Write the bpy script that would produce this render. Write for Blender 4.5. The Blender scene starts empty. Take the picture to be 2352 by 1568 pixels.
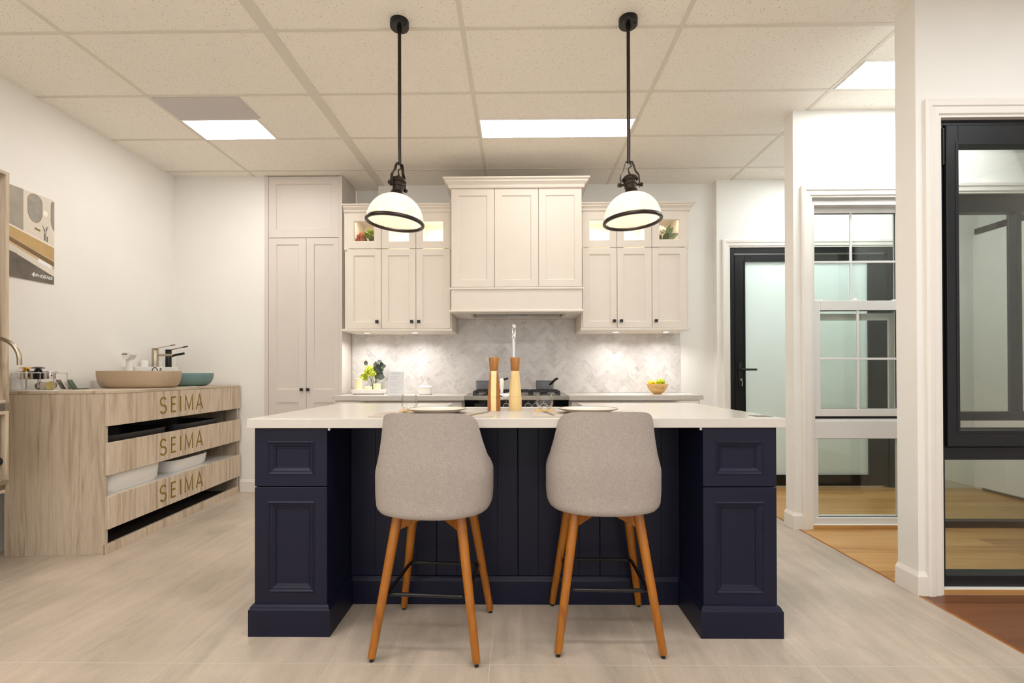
import bpy, bmesh, math, random
from mathutils import Vector, Matrix
random.seed(7)
SC = bpy.context.scene
COL = SC.collection
PI = math.pi
V = Vector

# ------------------------------------------------------------------ camera
CAM_Z = 1.12
F_PX, CY = 1092.0, 852.7
YAW, PITCH, ROLL = -0.0118, 0.0050, -0.0024
cam_data = bpy.data.cameras.new('camera')
cam = bpy.data.objects.new('camera', cam_data); COL.objects.link(cam)
fwd = V((math.sin(YAW)*math.cos(PITCH), math.cos(YAW)*math.cos(PITCH), math.sin(PITCH)))
right = V((math.cos(YAW), -math.sin(YAW), 0)); up = right.cross(fwd)
r2 = math.cos(ROLL)*right + math.sin(ROLL)*up
u2 = -math.sin(ROLL)*right + math.cos(ROLL)*up
cam.matrix_world = Matrix(((r2.x, u2.x, -fwd.x, 0), (r2.y, u2.y, -fwd.y, 0), (r2.z, u2.z, -fwd.z, CAM_Z), (0, 0, 0, 1)))
cam_data.sensor_width = 36; cam_data.lens = 36*F_PX/2352
cam_data.shift_y = (CY-784)/2352
cam_data.clip_start = 0.05
SC.camera = cam

# ------------------------------------------------------------------ world, exposure
W = bpy.data.worlds.new('world'); SC.world = W; W.use_nodes = True
bgn = W.node_tree.nodes['Background']
bgn.inputs[0].default_value = (1.0, 0.98, 0.95, 1); bgn.inputs[1].default_value = 1.0
SC.view_settings.view_transform = 'Standard'; SC.view_settings.look = 'None'
SC.view_settings.exposure = 0.19; SC.view_settings.gamma = 1.0
SC.view_settings.use_curve_mapping = False
ADDED_PANEL_E = 23.0          # unseen ceiling panels over and behind the camera, added for brightness
LEFT_E = 24.0           # the small panel at the left
KITCHEN_E = 7.6         # ceiling light panels over the kitchen
PANEL_COL = (1.0, 0.965, 0.92)
BAY_E = 19.0            # the seen bay panel plus added unseen ones in the bays and hall
BAY_COL = (0.89, 0.96, 1.0)
BULB_W = 1.0
LED_W = 1.8
GLOW_W = 2.2

# ------------------------------------------------------------------ materials
def lin(c):
    return tuple(((v/255)/12.92 if v/255 <= 0.04045 else ((v/255+0.055)/1.055)**2.4) for v in c)
def new_mat(name):
    m = bpy.data.materials.new(name); m.use_nodes = True
    nt = m.node_tree
    return m, nt, nt.nodes['Principled BSDF'], nt.nodes['Material Output']
def mat(name, rgb, rough=0.5, metal=0.0, var=0.04, scale=9.0, bump=0.0, bscale=60.0, spec=0.5, coat=0.0):
    m, nt, p, o = new_mat(name)
    c = lin(rgb)
    tc = nt.nodes.new('ShaderNodeTexCoord')
    n = nt.nodes.new('ShaderNodeTexNoise'); n.inputs['Scale'].default_value = scale; n.inputs['Detail'].default_value = 4
    nt.links.new(tc.outputs['Object'], n.inputs['Vector'])
    r = nt.nodes.new('ShaderNodeValToRGB')
    r.color_ramp.elements[0].position = 0.3; r.color_ramp.elements[1].position = 0.7
    r.color_ramp.elements[0].color = tuple(x*(1-var) for x in c)+(1,)
    r.color_ramp.elements[1].color = tuple(min(1, x*(1+var)) for x in c)+(1,)
    nt.links.new(n.outputs['Fac'], r.inputs['Fac']); nt.links.new(r.outputs['Color'], p.inputs['Base Color'])
    p.inputs['Roughness'].default_value = rough; p.inputs['Metallic'].default_value = metal
    p.inputs['Specular IOR Level'].default_value = spec
    if coat: p.inputs['Coat Weight'].default_value = coat; p.inputs['Coat Roughness'].default_value = 0.1
    if bump:
        n2 = nt.nodes.new('ShaderNodeTexNoise'); n2.inputs['Scale'].default_value = bscale; n2.inputs['Detail'].default_value = 3
        nt.links.new(tc.outputs['Object'], n2.inputs['Vector'])
        b = nt.nodes.new('ShaderNodeBump'); b.inputs['Strength'].default_value = bump; b.inputs['Distance'].default_value = 0.002
        nt.links.new(n2.outputs['Fac'], b.inputs['Height']); nt.links.new(b.outputs['Normal'], p.inputs['Normal'])
    return m
def wood(name, stops, axis='Z', scale=1.0, rough=0.45, stretch=14.0, offset=0.0, coat=0.0):
    """grain running along one object axis; stops = list of (pos, rgb)"""
    m, nt, p, o = new_mat(name)
    tc = nt.nodes.new('ShaderNodeTexCoord'); mp = nt.nodes.new('ShaderNodeMapping')
    s = [stretch*scale]*3; s['XYZ'.index(axis)] = 0.9*scale
    mp.inputs['Scale'].default_value = s; mp.inputs['Location'].default_value = (offset, offset*1.3, offset*0.7)
    nt.links.new(tc.outputs['Object'], mp.inputs['Vector'])
    n = nt.nodes.new('ShaderNodeTexNoise'); n.inputs['Scale'].default_value = 1.0
    n.inputs['Detail'].default_value = 7; n.inputs['Roughness'].default_value = 0.62; n.inputs['Distortion'].default_value = 0.7
    nt.links.new(mp.outputs['Vector'], n.inputs['Vector'])
    r = nt.nodes.new('ShaderNodeValToRGB')
    while len(r.color_ramp.elements) < len(stops): r.color_ramp.elements.new(0.5)
    for e, (q, c) in zip(r.color_ramp.elements, stops): e.position = q; e.color = lin(c)+(1,)
    nt.links.new(n.outputs['Fac'], r.inputs['Fac'])
    n2 = nt.nodes.new('ShaderNodeTexNoise'); n2.inputs['Scale'].default_value = 9.0; n2.inputs['Detail'].default_value = 3
    nt.links.new(mp.outputs['Vector'], n2.inputs['Vector'])
    mx = nt.nodes.new('ShaderNodeMixRGB'); mx.blend_type = 'MULTIPLY'; mx.inputs[0].default_value = 0.22
    nt.links.new(r.outputs['Color'], mx.inputs[1]); nt.links.new(n2.outputs['Fac'], mx.inputs[2])
    nt.links.new(mx.outputs['Color'], p.inputs['Base Color'])
    p.inputs['Roughness'].default_value = rough
    if coat: p.inputs['Coat Weight'].default_value = coat; p.inputs['Coat Roughness'].default_value = 0.15
    return m
def emit(name, rgb_lin, strength):
    m, nt, p, o = new_mat(name)
    p.inputs['Base Color'].default_value = (0.9, 0.9, 0.9, 1)
    p.inputs['Emission Color'].default_value = tuple(rgb_lin)+(1,); p.inputs['Emission Strength'].default_value = strength
    return m
def clear(name, tint=(1, 1, 1), refl=0.12, rough=0.0, edge=0.6):
    """see-through glass: tinted transparency with a fresnel reflection"""
    m, nt, p, o = new_mat(name); nt.nodes.remove(p)
    t = nt.nodes.new('ShaderNodeBsdfTransparent'); t.inputs[0].default_value = tuple(tint)+(1,)
    g = nt.nodes.new('ShaderNodeBsdfGlossy'); g.inputs['Roughness'].default_value = rough
    lw = nt.nodes.new('ShaderNodeLayerWeight'); lw.inputs['Blend'].default_value = 0.25
    mr = nt.nodes.new('ShaderNodeMapRange'); mr.inputs['To Min'].default_value = refl; mr.inputs['To Max'].default_value = edge
    nt.links.new(lw.outputs['Fresnel'], mr.inputs['Value'])
    mx = nt.nodes.new('ShaderNodeMixShader'); nt.links.new(mr.outputs['Result'], mx.inputs['Fac'])
    nt.links.new(t.outputs[0], mx.inputs[1]); nt.links.new(g.outputs[0], mx.inputs[2])
    nt.links.new(mx.outputs[0], o.inputs['Surface'])
    return m
def milky(name, rgb, transl=0.6, rough=0.25, gloss=0.12, transp=0.0):
    m, nt, p, o = new_mat(name); nt.nodes.remove(p); c = lin(rgb)+(1,)
    d = nt.nodes.new('ShaderNodeBsdfDiffuse'); d.inputs[0].default_value = c
    t = nt.nodes.new('ShaderNodeBsdfTranslucent'); t.inputs[0].default_value = c
    mx = nt.nodes.new('ShaderNodeMixShader'); mx.inputs[0].default_value = transl
    nt.links.new(d.outputs[0], mx.inputs[1]); nt.links.new(t.outputs[0], mx.inputs[2])
    out = mx
    if transp:
        tr = nt.nodes.new('ShaderNodeBsdfTransparent'); tr.inputs[0].default_value = c
        m3 = nt.nodes.new('ShaderNodeMixShader'); m3.inputs[0].default_value = transp
        nt.links.new(out.outputs[0], m3.inputs[1]); nt.links.new(tr.outputs[0], m3.inputs[2]); out = m3
    g = nt.nodes.new('ShaderNodeBsdfGlossy'); g.inputs['Roughness'].default_value = rough
    m2 = nt.nodes.new('ShaderNodeMixShader'); m2.inputs[0].default_value = gloss
    nt.links.new(out.outputs[0], m2.inputs[1]); nt.links.new(g.outputs[0], m2.inputs[2])
    nt.links.new(m2.outputs[0], o.inputs['Surface'])
    return m
def N(nt, kind, **kw):
    n = nt.nodes.new(kind)
    for k, v in kw.items(): n.inputs[k].default_value = v
    return n

M = {}
M['wall'] = mat('wall_paint', (243, 240, 234), 0.7, var=0.012, scale=3, bump=0.05, bscale=250)
M['trim'] = mat('trim_paint', (240, 234, 226), 0.4, var=0.01)
M['cab'] = mat('cabinet_paint', (236, 226, 214), 0.42, var=0.01)
M['pantry'] = mat('pantry_paint', (219, 210, 202), 0.45, var=0.01)
M['navy'] = mat('navy_paint', (17, 19, 42), 0.42, var=0.05, scale=6, bump=0.03, bscale=300, spec=0.3)
M['stone_top'] = mat('pale_stone', (208, 201, 192), 0.22, var=0.02, scale=25)
M['white_ceramic'] = mat('white_ceramic', (242, 238, 232), 0.12, var=0.01)
M['white_satin'] = mat('white_satin', (240, 236, 230), 0.35, var=0.01)
M['black_metal'] = mat('black_metal', (22, 22, 23), 0.35, metal=0.3, var=0.05)
M['bronze'] = mat('dark_bronze', (44, 34, 28), 0.35, metal=0.6, var=0.12, scale=20)
M['black_plastic'] = mat('black_plastic', (20, 20, 21), 0.4)
M['black_gloss'] = mat('black_gloss', (12, 12, 13), 0.08)
M['charcoal_frame'] = mat('charcoal_powdercoat', (25, 27, 31), 0.4, var=0.05, scale=60, spec=0.35)
M['white_frame'] = mat('white_powdercoat', (226, 222, 218), 0.35, var=0.01)
M['chrome'] = mat('chrome', (225, 225, 228), 0.06, metal=1.0, var=0.01)
M['steel'] = mat('brushed_steel', (196, 188, 176), 0.28, metal=1.0, var=0.03, scale=40)
M['nickel'] = mat('brushed_nickel', (182, 170, 152), 0.32, metal=1.0, var=0.06, scale=50)
M['gold'] = mat('gold', (205, 160, 70), 0.2, metal=1.0)
M['gold_letter'] = mat('gold_lettering', (134, 110, 26), 0.5, var=0.03)
M['iron'] = mat('cast_iron', (34, 34, 37), 0.6, var=0.1)
M['pan'] = mat('speckled_grey_enamel', (112, 114, 118), 0.45, var=0.22, scale=220)
M['candle'] = mat('ivory_wax', (250, 236, 196), 0.5, var=0.02)
M['leaf_dark'] = mat('eucalyptus_leaf', (92, 101, 92), 0.6, var=0.18, scale=25)
M['leaf_green'] = mat('green_leaf', (92, 122, 44), 0.55, var=0.2, scale=30)
M['leaf_deep'] = mat('deep_green_leaf', (78, 96, 62), 0.5, var=0.2, scale=30)
M['bloom_lime'] = mat('lime_petals', (212, 222, 92), 0.6, var=0.14, scale=60)
M['bloom_pink'] = mat('pink_petals', (214, 132, 104), 0.6, var=0.2, scale=45)
M['bloom_green'] = mat('green_petals', (142, 160, 48), 0.6, var=0.2, scale=45)
M['bloom_white'] = mat('white_petals', (250, 246, 226), 0.6, var=0.04, scale=45)
M['lemon'] = mat('lemon_skin', (250, 206, 10), 0.4, var=0.05, scale=30, bump=0.2, bscale=160)
M['apple'] = mat('green_apple_skin', (172, 190, 18), 0.3, var=0.08, scale=20)
M['yellow_fruit'] = mat('yellow_fruit_skin', (240, 226, 60), 0.4, var=0.05, scale=30)
M['fabric'] = None
M['plate'] = mat('cream_glaze', (226, 216, 202), 0.18, var=0.02)
M['plate_rim'] = mat('grey_glaze_rim', (112, 102, 92), 0.3, var=0.08)
M['mat_cloth'] = mat('grey_woven_mat', (186, 174, 160), 0.8, var=0.08, scale=300, bump=0.3, bscale=500)
M['cork'] = mat('pale_timber_coaster', (222, 178, 104), 0.5, var=0.06, scale=40)
M['paper'] = mat('white_paper', (240, 240, 242), 0.6, var=0.005)
M['ink'] = mat('pale_grey_print', (212, 217, 226), 0.6)
M['ink_dark'] = mat('dark_print', (40, 42, 46), 0.6)
M['beige_basin'] = mat('sandy_matt_ceramic', (186, 163, 136), 0.6, var=0.03, scale=50)
M['teal_basin'] = mat('teal_matt_ceramic', (112, 142, 140), 0.5, var=0.04, scale=50)
M['vent_panel'] = mat('pale_grey_panel', (206, 200, 198), 0.6, var=0.02, scale=2)
M['dark_sink'] = mat('dark_grey_composite', (46, 44, 44), 0.4, var=0.08)
M['grate'] = mat('ceiling_bar_paint', (225, 217, 204), 0.5, var=0.01)
M['dark_void'] = mat('dark_interior_board', (60, 52, 45), 0.8)
M['sample_green'] = mat('dark_green_sample', (62, 84, 68), 0.35)
M['sample_grey'] = mat('warm_grey_sample', (120, 112, 104), 0.5)
M['sample_white'] = mat('off_white_sample', (226, 218, 206), 0.5)
M['sample_pink'] = mat('pale_pink_sample', (226, 190, 170), 0.5)
M['sample_sand'] = mat('sand_yellow_sample', (214, 196, 128), 0.4)
M['rubber'] = mat('black_rubber', (18, 18, 18), 0.6)
M['glass_pane'] = clear('window_glass', (0.915, 0.95, 0.93), 0.045)
M['screen_pane'] = clear('screened_glass', (0.86, 0.875, 0.86), 0.018)
M['cab_glass'] = clear('cabinet_glass', (0.97, 0.98, 0.97), 0.04)
M['tumbler'] = clear('tumbler_glass', (0.985, 0.985, 0.98), 0.03, edge=0.40)
M['acrylic'] = clear('clear_acrylic', (0.95, 0.96, 0.96), 0.05)
M['frosted'] = milky('frosted_glass', (238, 245, 242), 0.55, 0.3, 0.06)
M['shade'] = milky('prismatic_glass', (253, 249, 239), 0.74, 0.15, 0.10, 0.10)
M['added_panel_light'] = emit('added_ceiling_panel', PANEL_COL, ADDED_PANEL_E)  # emission of the added panels that stay out of view
M['kitchen_light'] = emit('lit_kitchen_panel', PANEL_COL, KITCHEN_E)
M['left_light'] = emit('lit_left_panel', PANEL_COL, LEFT_E)
M['bay_light'] = emit('lit_bay_panel', BAY_COL, BAY_E)
M['bulb'] = emit('warm_bulb', (1.0, 0.88, 0.68), 5.0)
M['led'] = emit('downlight_lens', (1.0, 0.97, 0.95), 9.0)
M['cab_led'] = emit('cabinet_led_strip', (1.0, 0.9, 0.74), 10.0)
OAK = [(0.28, (150, 132, 110)), (0.42, (190, 171, 147)), (0.55, (214, 197, 174)), (0.72, (172, 152, 126))]
M['oak_v'] = wood('washed_oak_vertical', OAK, 'Z', 1.3, 0.55)
M['oak_pale'] = wood('washed_oak_pale', [(q, tuple(min(255, int(v*1.07)) for v in c)) for q, c in OAK], 'Z', 1.3, 0.55, offset=3.1)
M['oak_x'] = wood('washed_oak_flat', OAK, 'Y', 1.3, 0.5, offset=1.7)
M['leg_wood'] = wood('honey_stained_beech', [(0.3, (142, 78, 4)), (0.5, (170, 100, 8)), (0.7, (186, 116, 16))], 'Z', 2.0, 0.35, coat=0.3)
M['mill_dark'] = wood('acacia_brown', [(0.3, (128, 78, 32)), (0.5, (172, 112, 52)), (0.7, (190, 134, 70))], 'Z', 3.0, 0.4)
M['mill_pale'] = wood('pale_sapwood', [(0.25, (214, 166, 96)), (0.45, (238, 206, 142)), (0.75, (244, 216, 160))], 'Z', 2.2, 0.4)
def banded(name, dark, pale):
    m, nt, p, o = new_mat(name)
    tc = nt.nodes.new('ShaderNodeTexCoord'); sx = nt.nodes.new('ShaderNodeSeparateXYZ'); nt.links.new(tc.outputs['Object'], sx.inputs[0])
    mp = nt.nodes.new('ShaderNodeMapping'); mp.inputs['Scale'].default_value = (40, 40, 7); nt.links.new(tc.outputs['Object'], mp.inputs[0])
    n = N(nt, 'ShaderNodeTexNoise', Scale=1.0, Detail=4.0); nt.links.new(mp.outputs[0], n.inputs['Vector'])
    a = nt.nodes.new('ShaderNodeMath'); a.operation = 'MULTIPLY_ADD'; a.inputs[1].default_value = 0.012; nt.links.new(n.outputs['Fac'], a.inputs[0]); nt.links.new(sx.outputs['X'], a.inputs[2])
    mr = nt.nodes.new('ShaderNodeMapRange'); mr.inputs['From Min'].default_value = -.030; mr.inputs['From Max'].default_value = .042; nt.links.new(a.outputs[0], mr.inputs[0])
    r = nt.nodes.new('ShaderNodeValToRGB')
    st = [(.0, dark), (.27, dark), (.33, pale), (.66, pale), (.71, (150, 100, 48)), (.80, dark)]
    while len(r.color_ramp.elements) < len(st): r.color_ramp.elements.new(0.5)
    for e, (q, c) in zip(r.color_ramp.elements, st): e.position = q; e.color = lin(c)+(1,)
    nt.links.new(mr.outputs[0], r.inputs[0]); nt.links.new(r.outputs[0], p.inputs['Base Color']); p.inputs['Roughness'].default_value = .4
    return m
M['mill_mixed'] = banded('striped_acacia', (165, 106, 50), (246, 220, 162))
M['bowl_wood'] = wood('blond_bamboo', [(0.3, (206, 150, 84)), (0.5, (232, 186, 116)), (0.7, (236, 196, 134))], 'X', 6.0, 0.4, stretch=5)

def fabric():
    m, nt, p, o = new_mat('grey_linen')
    tc = nt.nodes.new('ShaderNodeTexCoord')
    acc = None
    for sc in ((900, 900, 60), (70, 70, 1100)):
        mp = nt.nodes.new('ShaderNodeMapping'); mp.inputs['Scale'].default_value = sc
        n = N(nt, 'ShaderNodeTexNoise', Scale=1.0, Detail=2.0)
        nt.links.new(tc.outputs['Object'], mp.inputs['Vector']); nt.links.new(mp.outputs['Vector'], n.inputs['Vector'])
        if acc is None: acc = n.outputs['Fac']
        else:
            a = nt.nodes.new('ShaderNodeMath'); a.operation = 'ADD'; nt.links.new(acc, a.inputs[0]); nt.links.new(n.outputs['Fac'], a.inputs[1]); acc = a.outputs[0]
    h = nt.nodes.new('ShaderNodeMath'); h.operation = 'MULTIPLY'; h.inputs[1].default_value = 0.5; nt.links.new(acc, h.inputs[0])
    r = nt.nodes.new('ShaderNodeValToRGB')
    r.color_ramp.elements[0].position = 0.3; r.color_ramp.elements[0].color = lin((148, 138, 131))+(1,)
    r.color_ramp.elements[1].position = 0.7; r.color_ramp.elements[1].color = lin((188, 177, 169))+(1,)
    nt.links.new(h.outputs[0], r.inputs['Fac']); nt.links.new(r.outputs['Color'], p.inputs['Base Color'])
    p.inputs['Roughness'].default_value = 0.9; p.inputs['Specular IOR Level'].default_value = 0.15
    b = N(nt, 'ShaderNodeBump', Strength=0.35, Distance=0.001)
    nt.links.new(h.outputs[0], b.inputs['Height']); nt.links.new(b.outputs['Normal'], p.inputs['Normal'])
    return m
M['fabric'] = fabric()

def ceiling_tile():
    m, nt, p, o = new_mat('pinhole_ceiling_tile')
    tc = nt.nodes.new('ShaderNodeTexCoord')
    v = N(nt, 'ShaderNodeTexVoronoi', Scale=72.0); v.feature = 'F1'
    n = N(nt, 'ShaderNodeTexNoise', Scale=75.0, Detail=2.0)
    n3 = N(nt, 'ShaderNodeTexNoise', Scale=1.2, Detail=2.0)
    for q in (v, n, n3): nt.links.new(tc.outputs['Object'], q.inputs['Vector'])
    # pinholes: only some voronoi cells carry a dark pit
    r1 = nt.nodes.new('ShaderNodeValToRGB'); r1.color_ramp.elements[0].position = 0.13; r1.color_ramp.elements[1].position = 0.2
    r1.color_ramp.elements[0].color = (0, 0, 0, 1); r1.color_ramp.elements[1].color = (1, 1, 1, 1)
    nt.links.new(v.outputs['Distance'], r1.inputs['Fac'])
    r2_ = nt.nodes.new('ShaderNodeValToRGB'); r2_.color_ramp.elements[0].position = 0.46; r2_.color_ramp.elements[1].position = 0.6
    r2_.color_ramp.elements[0].color = (0.15, 0.15, 0.15, 1); r2_.color_ramp.elements[1].color = (1, 1, 1, 1)
    nt.links.new(n.outputs['Fac'], r2_.inputs['Fac'])
    mx0 = nt.nodes.new('ShaderNodeMixRGB'); mx0.blend_type = 'LIGHTEN'; mx0.inputs[0].default_value = 1
    nt.links.new(r1.outputs['Color'], mx0.inputs[1]); nt.links.new(r2_.outputs['Color'], mx0.inputs[2])
    mx = nt.nodes.new('ShaderNodeMixRGB'); nt.links.new(mx0.outputs['Color'], mx.inputs[0])
    mx.inputs[1].default_value = lin((160, 142, 120))+(1,); mx.inputs[2].default_value = lin((248, 242, 231))+(1,)
    nt.links.new(mx.outputs['Color'], p.inputs['Base Color'])
    p.inputs['Roughness'].default_value = 0.9; p.inputs['Specular IOR Level'].default_value = 0.1
    return m
M['ceiling'] = ceiling_tile()

def floor_tile():
    m, nt, p, o = new_mat('stone_look_floor_tile')
    tc = nt.nodes.new('ShaderNodeTexCoord')
    mp = nt.nodes.new('ShaderNodeMapping'); mp.inputs['Location'].default_value = (0.11, -1.837, 0)
    nt.links.new(tc.outputs['Object'], mp.inputs['Vector'])
    br = N(nt, 'ShaderNodeTexBrick', Scale=1.0)
    br.offset = 0.0; br.squash = 1.0
    br.inputs['Mortar Size'].default_value = 0.0018; br.inputs['Mortar Smooth'].default_value = 0.1
    br.inputs['Brick Width'].default_value = 0.62; br.inputs['Row Height'].default_value = 1.20; br.inputs['Bias'].default_value = 0
    nt.links.new(mp.outputs['Vector'], br.inputs['Vector'])
    br.inputs['Color1'].default_value = (0.46, 0.46, 0.46, 1); br.inputs['Color2'].default_value = (0.56, 0.56, 0.56, 1)
    br.inputs['Mortar'].default_value = (0.5, 0.5, 0.5, 1)
    # soft clouds + diagonal streaks + fine grain
    n1 = N(nt, 'ShaderNodeTexNoise', Scale=2.2, Detail=6.0, Roughness=0.6)
    mp2 = nt.nodes.new('ShaderNodeMapping'); mp2.inputs['Rotation'].default_value = (0, 0, 0.22); mp2.inputs['Scale'].default_value = (9.0, 1.5, 1)
    nt.links.new(tc.outputs['Object'], mp2.inputs['Vector'])
    n2 = N(nt, 'ShaderNodeTexNoise', Scale=1.0, Detail=7.0, Roughness=0.65, Distortion=1.2)
    n3 = N(nt, 'ShaderNodeTexNoise', Scale=140.0, Detail=2.0)
    nt.links.new(tc.outputs['Object'], n1.inputs['Vector']); nt.links.new(mp2.outputs['Vector'], n2.inputs['Vector']); nt.links.new(tc.outputs['Object'], n3.inputs['Vector'])
    def math_(op, a, b):
        q = nt.nodes.new('ShaderNodeMath'); q.operation = op
        for i, s in enumerate((a, b)):
            if isinstance(s, (int, float)): q.inputs[i].default_value = s
            else: nt.links.new(s, q.inputs[i])
        return q.outputs[0]
    f = math_('ADD', math_('MULTIPLY', n1.outputs['Fac'], 0.45), math_('MULTIPLY', n2.outputs['Fac'], 0.45))
    f = math_('ADD', f, math_('MULTIPLY', n3.outputs['Fac'], 0.2))
    r = nt.nodes.new('ShaderNodeValToRGB')
    r.color_ramp.elements[0].position = 0.42; r.color_ramp.elements[0].color = lin((166, 155, 139))+(1,)
    r.color_ramp.elements[1].position = 0.68; r.color_ramp.elements[1].color = lin((206, 189, 173))+(1,)
    nt.links.new(f, r.inputs['Fac'])
    mx = nt.nodes.new('ShaderNodeMixRGB'); mx.blend_type = 'MIX'
    nt.links.new(br.outputs['Fac'], mx.inputs[0]); nt.links.new(r.outputs['Color'], mx.inputs[1])
    mx.inputs[2].default_value = lin((203, 193, 178))+(1,)
    nt.links.new(mx.outputs['Color'], p.inputs['Base Color'])
    p.inputs['Roughness'].default_value = 0.33; p.inputs['Specular IOR Level'].default_value = 0.45
    return m
M['floor'] = floor_tile()

def plank(name, stops, width=0.13, length=1.9, rough=0.35):
    m, nt, p, o = new_mat(name)
    tc = nt.nodes.new('ShaderNodeTexCoord')
    br = N(nt, 'ShaderNodeTexBrick', Scale=1.0); br.offset = 0.37
    br.inputs['Mortar Size'].default_value = 0.0012; br.inputs['Brick Width'].default_value = length; br.inputs['Row Height'].default_value = width
    br.inputs['Color1'].default_value = (0, 0, 0, 1); br.inputs['Color2'].default_value = (1, 1, 1, 1); br.inputs['Mortar'].default_value = (0.5, 0.5, 0.5, 1)
    nt.links.new(tc.outputs['Object'], br.inputs['Vector'])
    mp = nt.nodes.new('ShaderNodeMapping'); mp.inputs['Scale'].default_value = (1.4, 22, 1)
    nt.links.new(tc.outputs['Object'], mp.inputs['Vector'])
    ad = nt.nodes.new('ShaderNodeVectorMath'); ad.operation = 'ADD'
    ml = nt.nodes.new('ShaderNodeVectorMath'); ml.operation = 'SCALE'; ml.inputs['Scale'].default_value = 7.0
    nt.links.new(br.outputs['Color'], ml.inputs[0]); nt.links.new(mp.outputs['Vector'], ad.inputs[0]); nt.links.new(ml.outputs[0], ad.inputs[1])
    n = N(nt, 'ShaderNodeTexNoise', Scale=1.0, Detail=7.0, Roughness=0.6, Distortion=0.6)
    nt.links.new(ad.outputs[0], n.inputs['Vector'])
    mixv = nt.nodes.new('ShaderNodeMixRGB'); mixv.inputs[0].default_value = 0.28
    nt.links.new(n.outputs['Fac'], mixv.inputs[1]); nt.links.new(br.outputs['Color'], mixv.inputs[2])
    r = nt.nodes.new('ShaderNodeValToRGB')
    while len(r.color_ramp.elements) < len(stops): r.color_ramp.elements.new(0.5)
    for e, (q, c) in zip(r.color_ramp.elements, stops): e.position = q; e.color = lin(c)+(1,)
    nt.links.new(mixv.outputs['Color'], r.inputs['Fac'])
    nt.links.new(r.outputs['Color'], p.inputs['Base Color']); p.inputs['Roughness'].default_value = rough
    return m
M['plank_oak'] = plank('light_oak_boards', [(0.25, (166, 118, 66)), (0.5, (200, 152, 92)), (0.75, (214, 172, 112))])
M['plank_dark'] = plank('red_brown_boards', [(0.25, (92, 54, 32)), (0.5, (116, 70, 40)), (0.75, (134, 84, 50))])

def marble():
    m, nt, p, o = new_mat('carrara_marble_tile')
    tc = nt.nodes.new('ShaderNodeTexCoord')
    at = nt.nodes.new('ShaderNodeAttribute'); at.attribute_name = 'tile_offset'
    sc = nt.nodes.new('ShaderNodeVectorMath'); sc.operation = 'SCALE'; sc.inputs['Scale'].default_value = 9.0
    ad = nt.nodes.new('ShaderNodeVectorMath'); ad.operation = 'ADD'
    nt.links.new(at.outputs['Color'], sc.inputs[0]); nt.links.new(tc.outputs['Object'], ad.inputs[0]); nt.links.new(sc.outputs[0], ad.inputs[1])
    n = N(nt, 'ShaderNodeTexNoise', Scale=7.0, Detail=5.0, Roughness=0.6, Distortion=1.4)
    nt.links.new(ad.outputs[0], n.inputs['Vector'])
    r = nt.nodes.new('ShaderNodeValToRGB')
    els = [(0.40, (226, 221, 217)), (0.478, (222, 217, 213)), (0.497, (176, 170, 167)), (0.515, (224, 219, 215)), (0.64, (210, 204, 200))]
    while len(r.color_ramp.elements) < len(els): r.color_ramp.elements.new(0.5)
    for e, (q, c) in zip(r.color_ramp.elements, els): e.position = q; e.color = lin(c)+(1,)
    nt.links.new(n.outputs['Fac'], r.inputs['Fac'])
    n2 = N(nt, 'ShaderNodeTexNoise', Scale=3.0, Detail=2.0); nt.links.new(ad.outputs[0], n2.inputs['Vector'])
    lo = nt.nodes.new('ShaderNodeMixRGB'); lo.inputs[1].default_value = lin((229, 224, 220))+(1,); nt.links.new(r.outputs['Color'], lo.inputs[2])
    rr = nt.nodes.new('ShaderNodeValToRGB'); rr.color_ramp.elements[0].position = 0.42; rr.color_ramp.elements[1].position = 0.62
    nt.links.new(n2.outputs['Fac'], rr.inputs['Fac']); nt.links.new(rr.outputs['Color'], lo.inputs[0])
    tint = nt.nodes.new('ShaderNodeMixRGB'); tint.blend_type = 'MULTIPLY'; tint.inputs[0].default_value = 1
    r3 = nt.nodes.new('ShaderNodeValToRGB'); r3.color_ramp.elements[0].color = (0.80, 0.79, 0.78, 1); r3.color_ramp.elements[1].color = (1.0, 1.0, 1.0, 1)
    nt.links.new(at.outputs['Fac'], r3.inputs['Fac']); nt.links.new(lo.outputs['Color'], tint.inputs[1]); nt.links.new(r3.outputs['Color'], tint.inputs[2])
    nt.links.new(tint.outputs['Color'], p.inputs['Base Color']); p.inputs['Roughness'].default_value = 0.2
    return m
M['marble'] = marble()
M['grout'] = mat('pale_grout', (212, 206, 200), 0.8)

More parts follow.
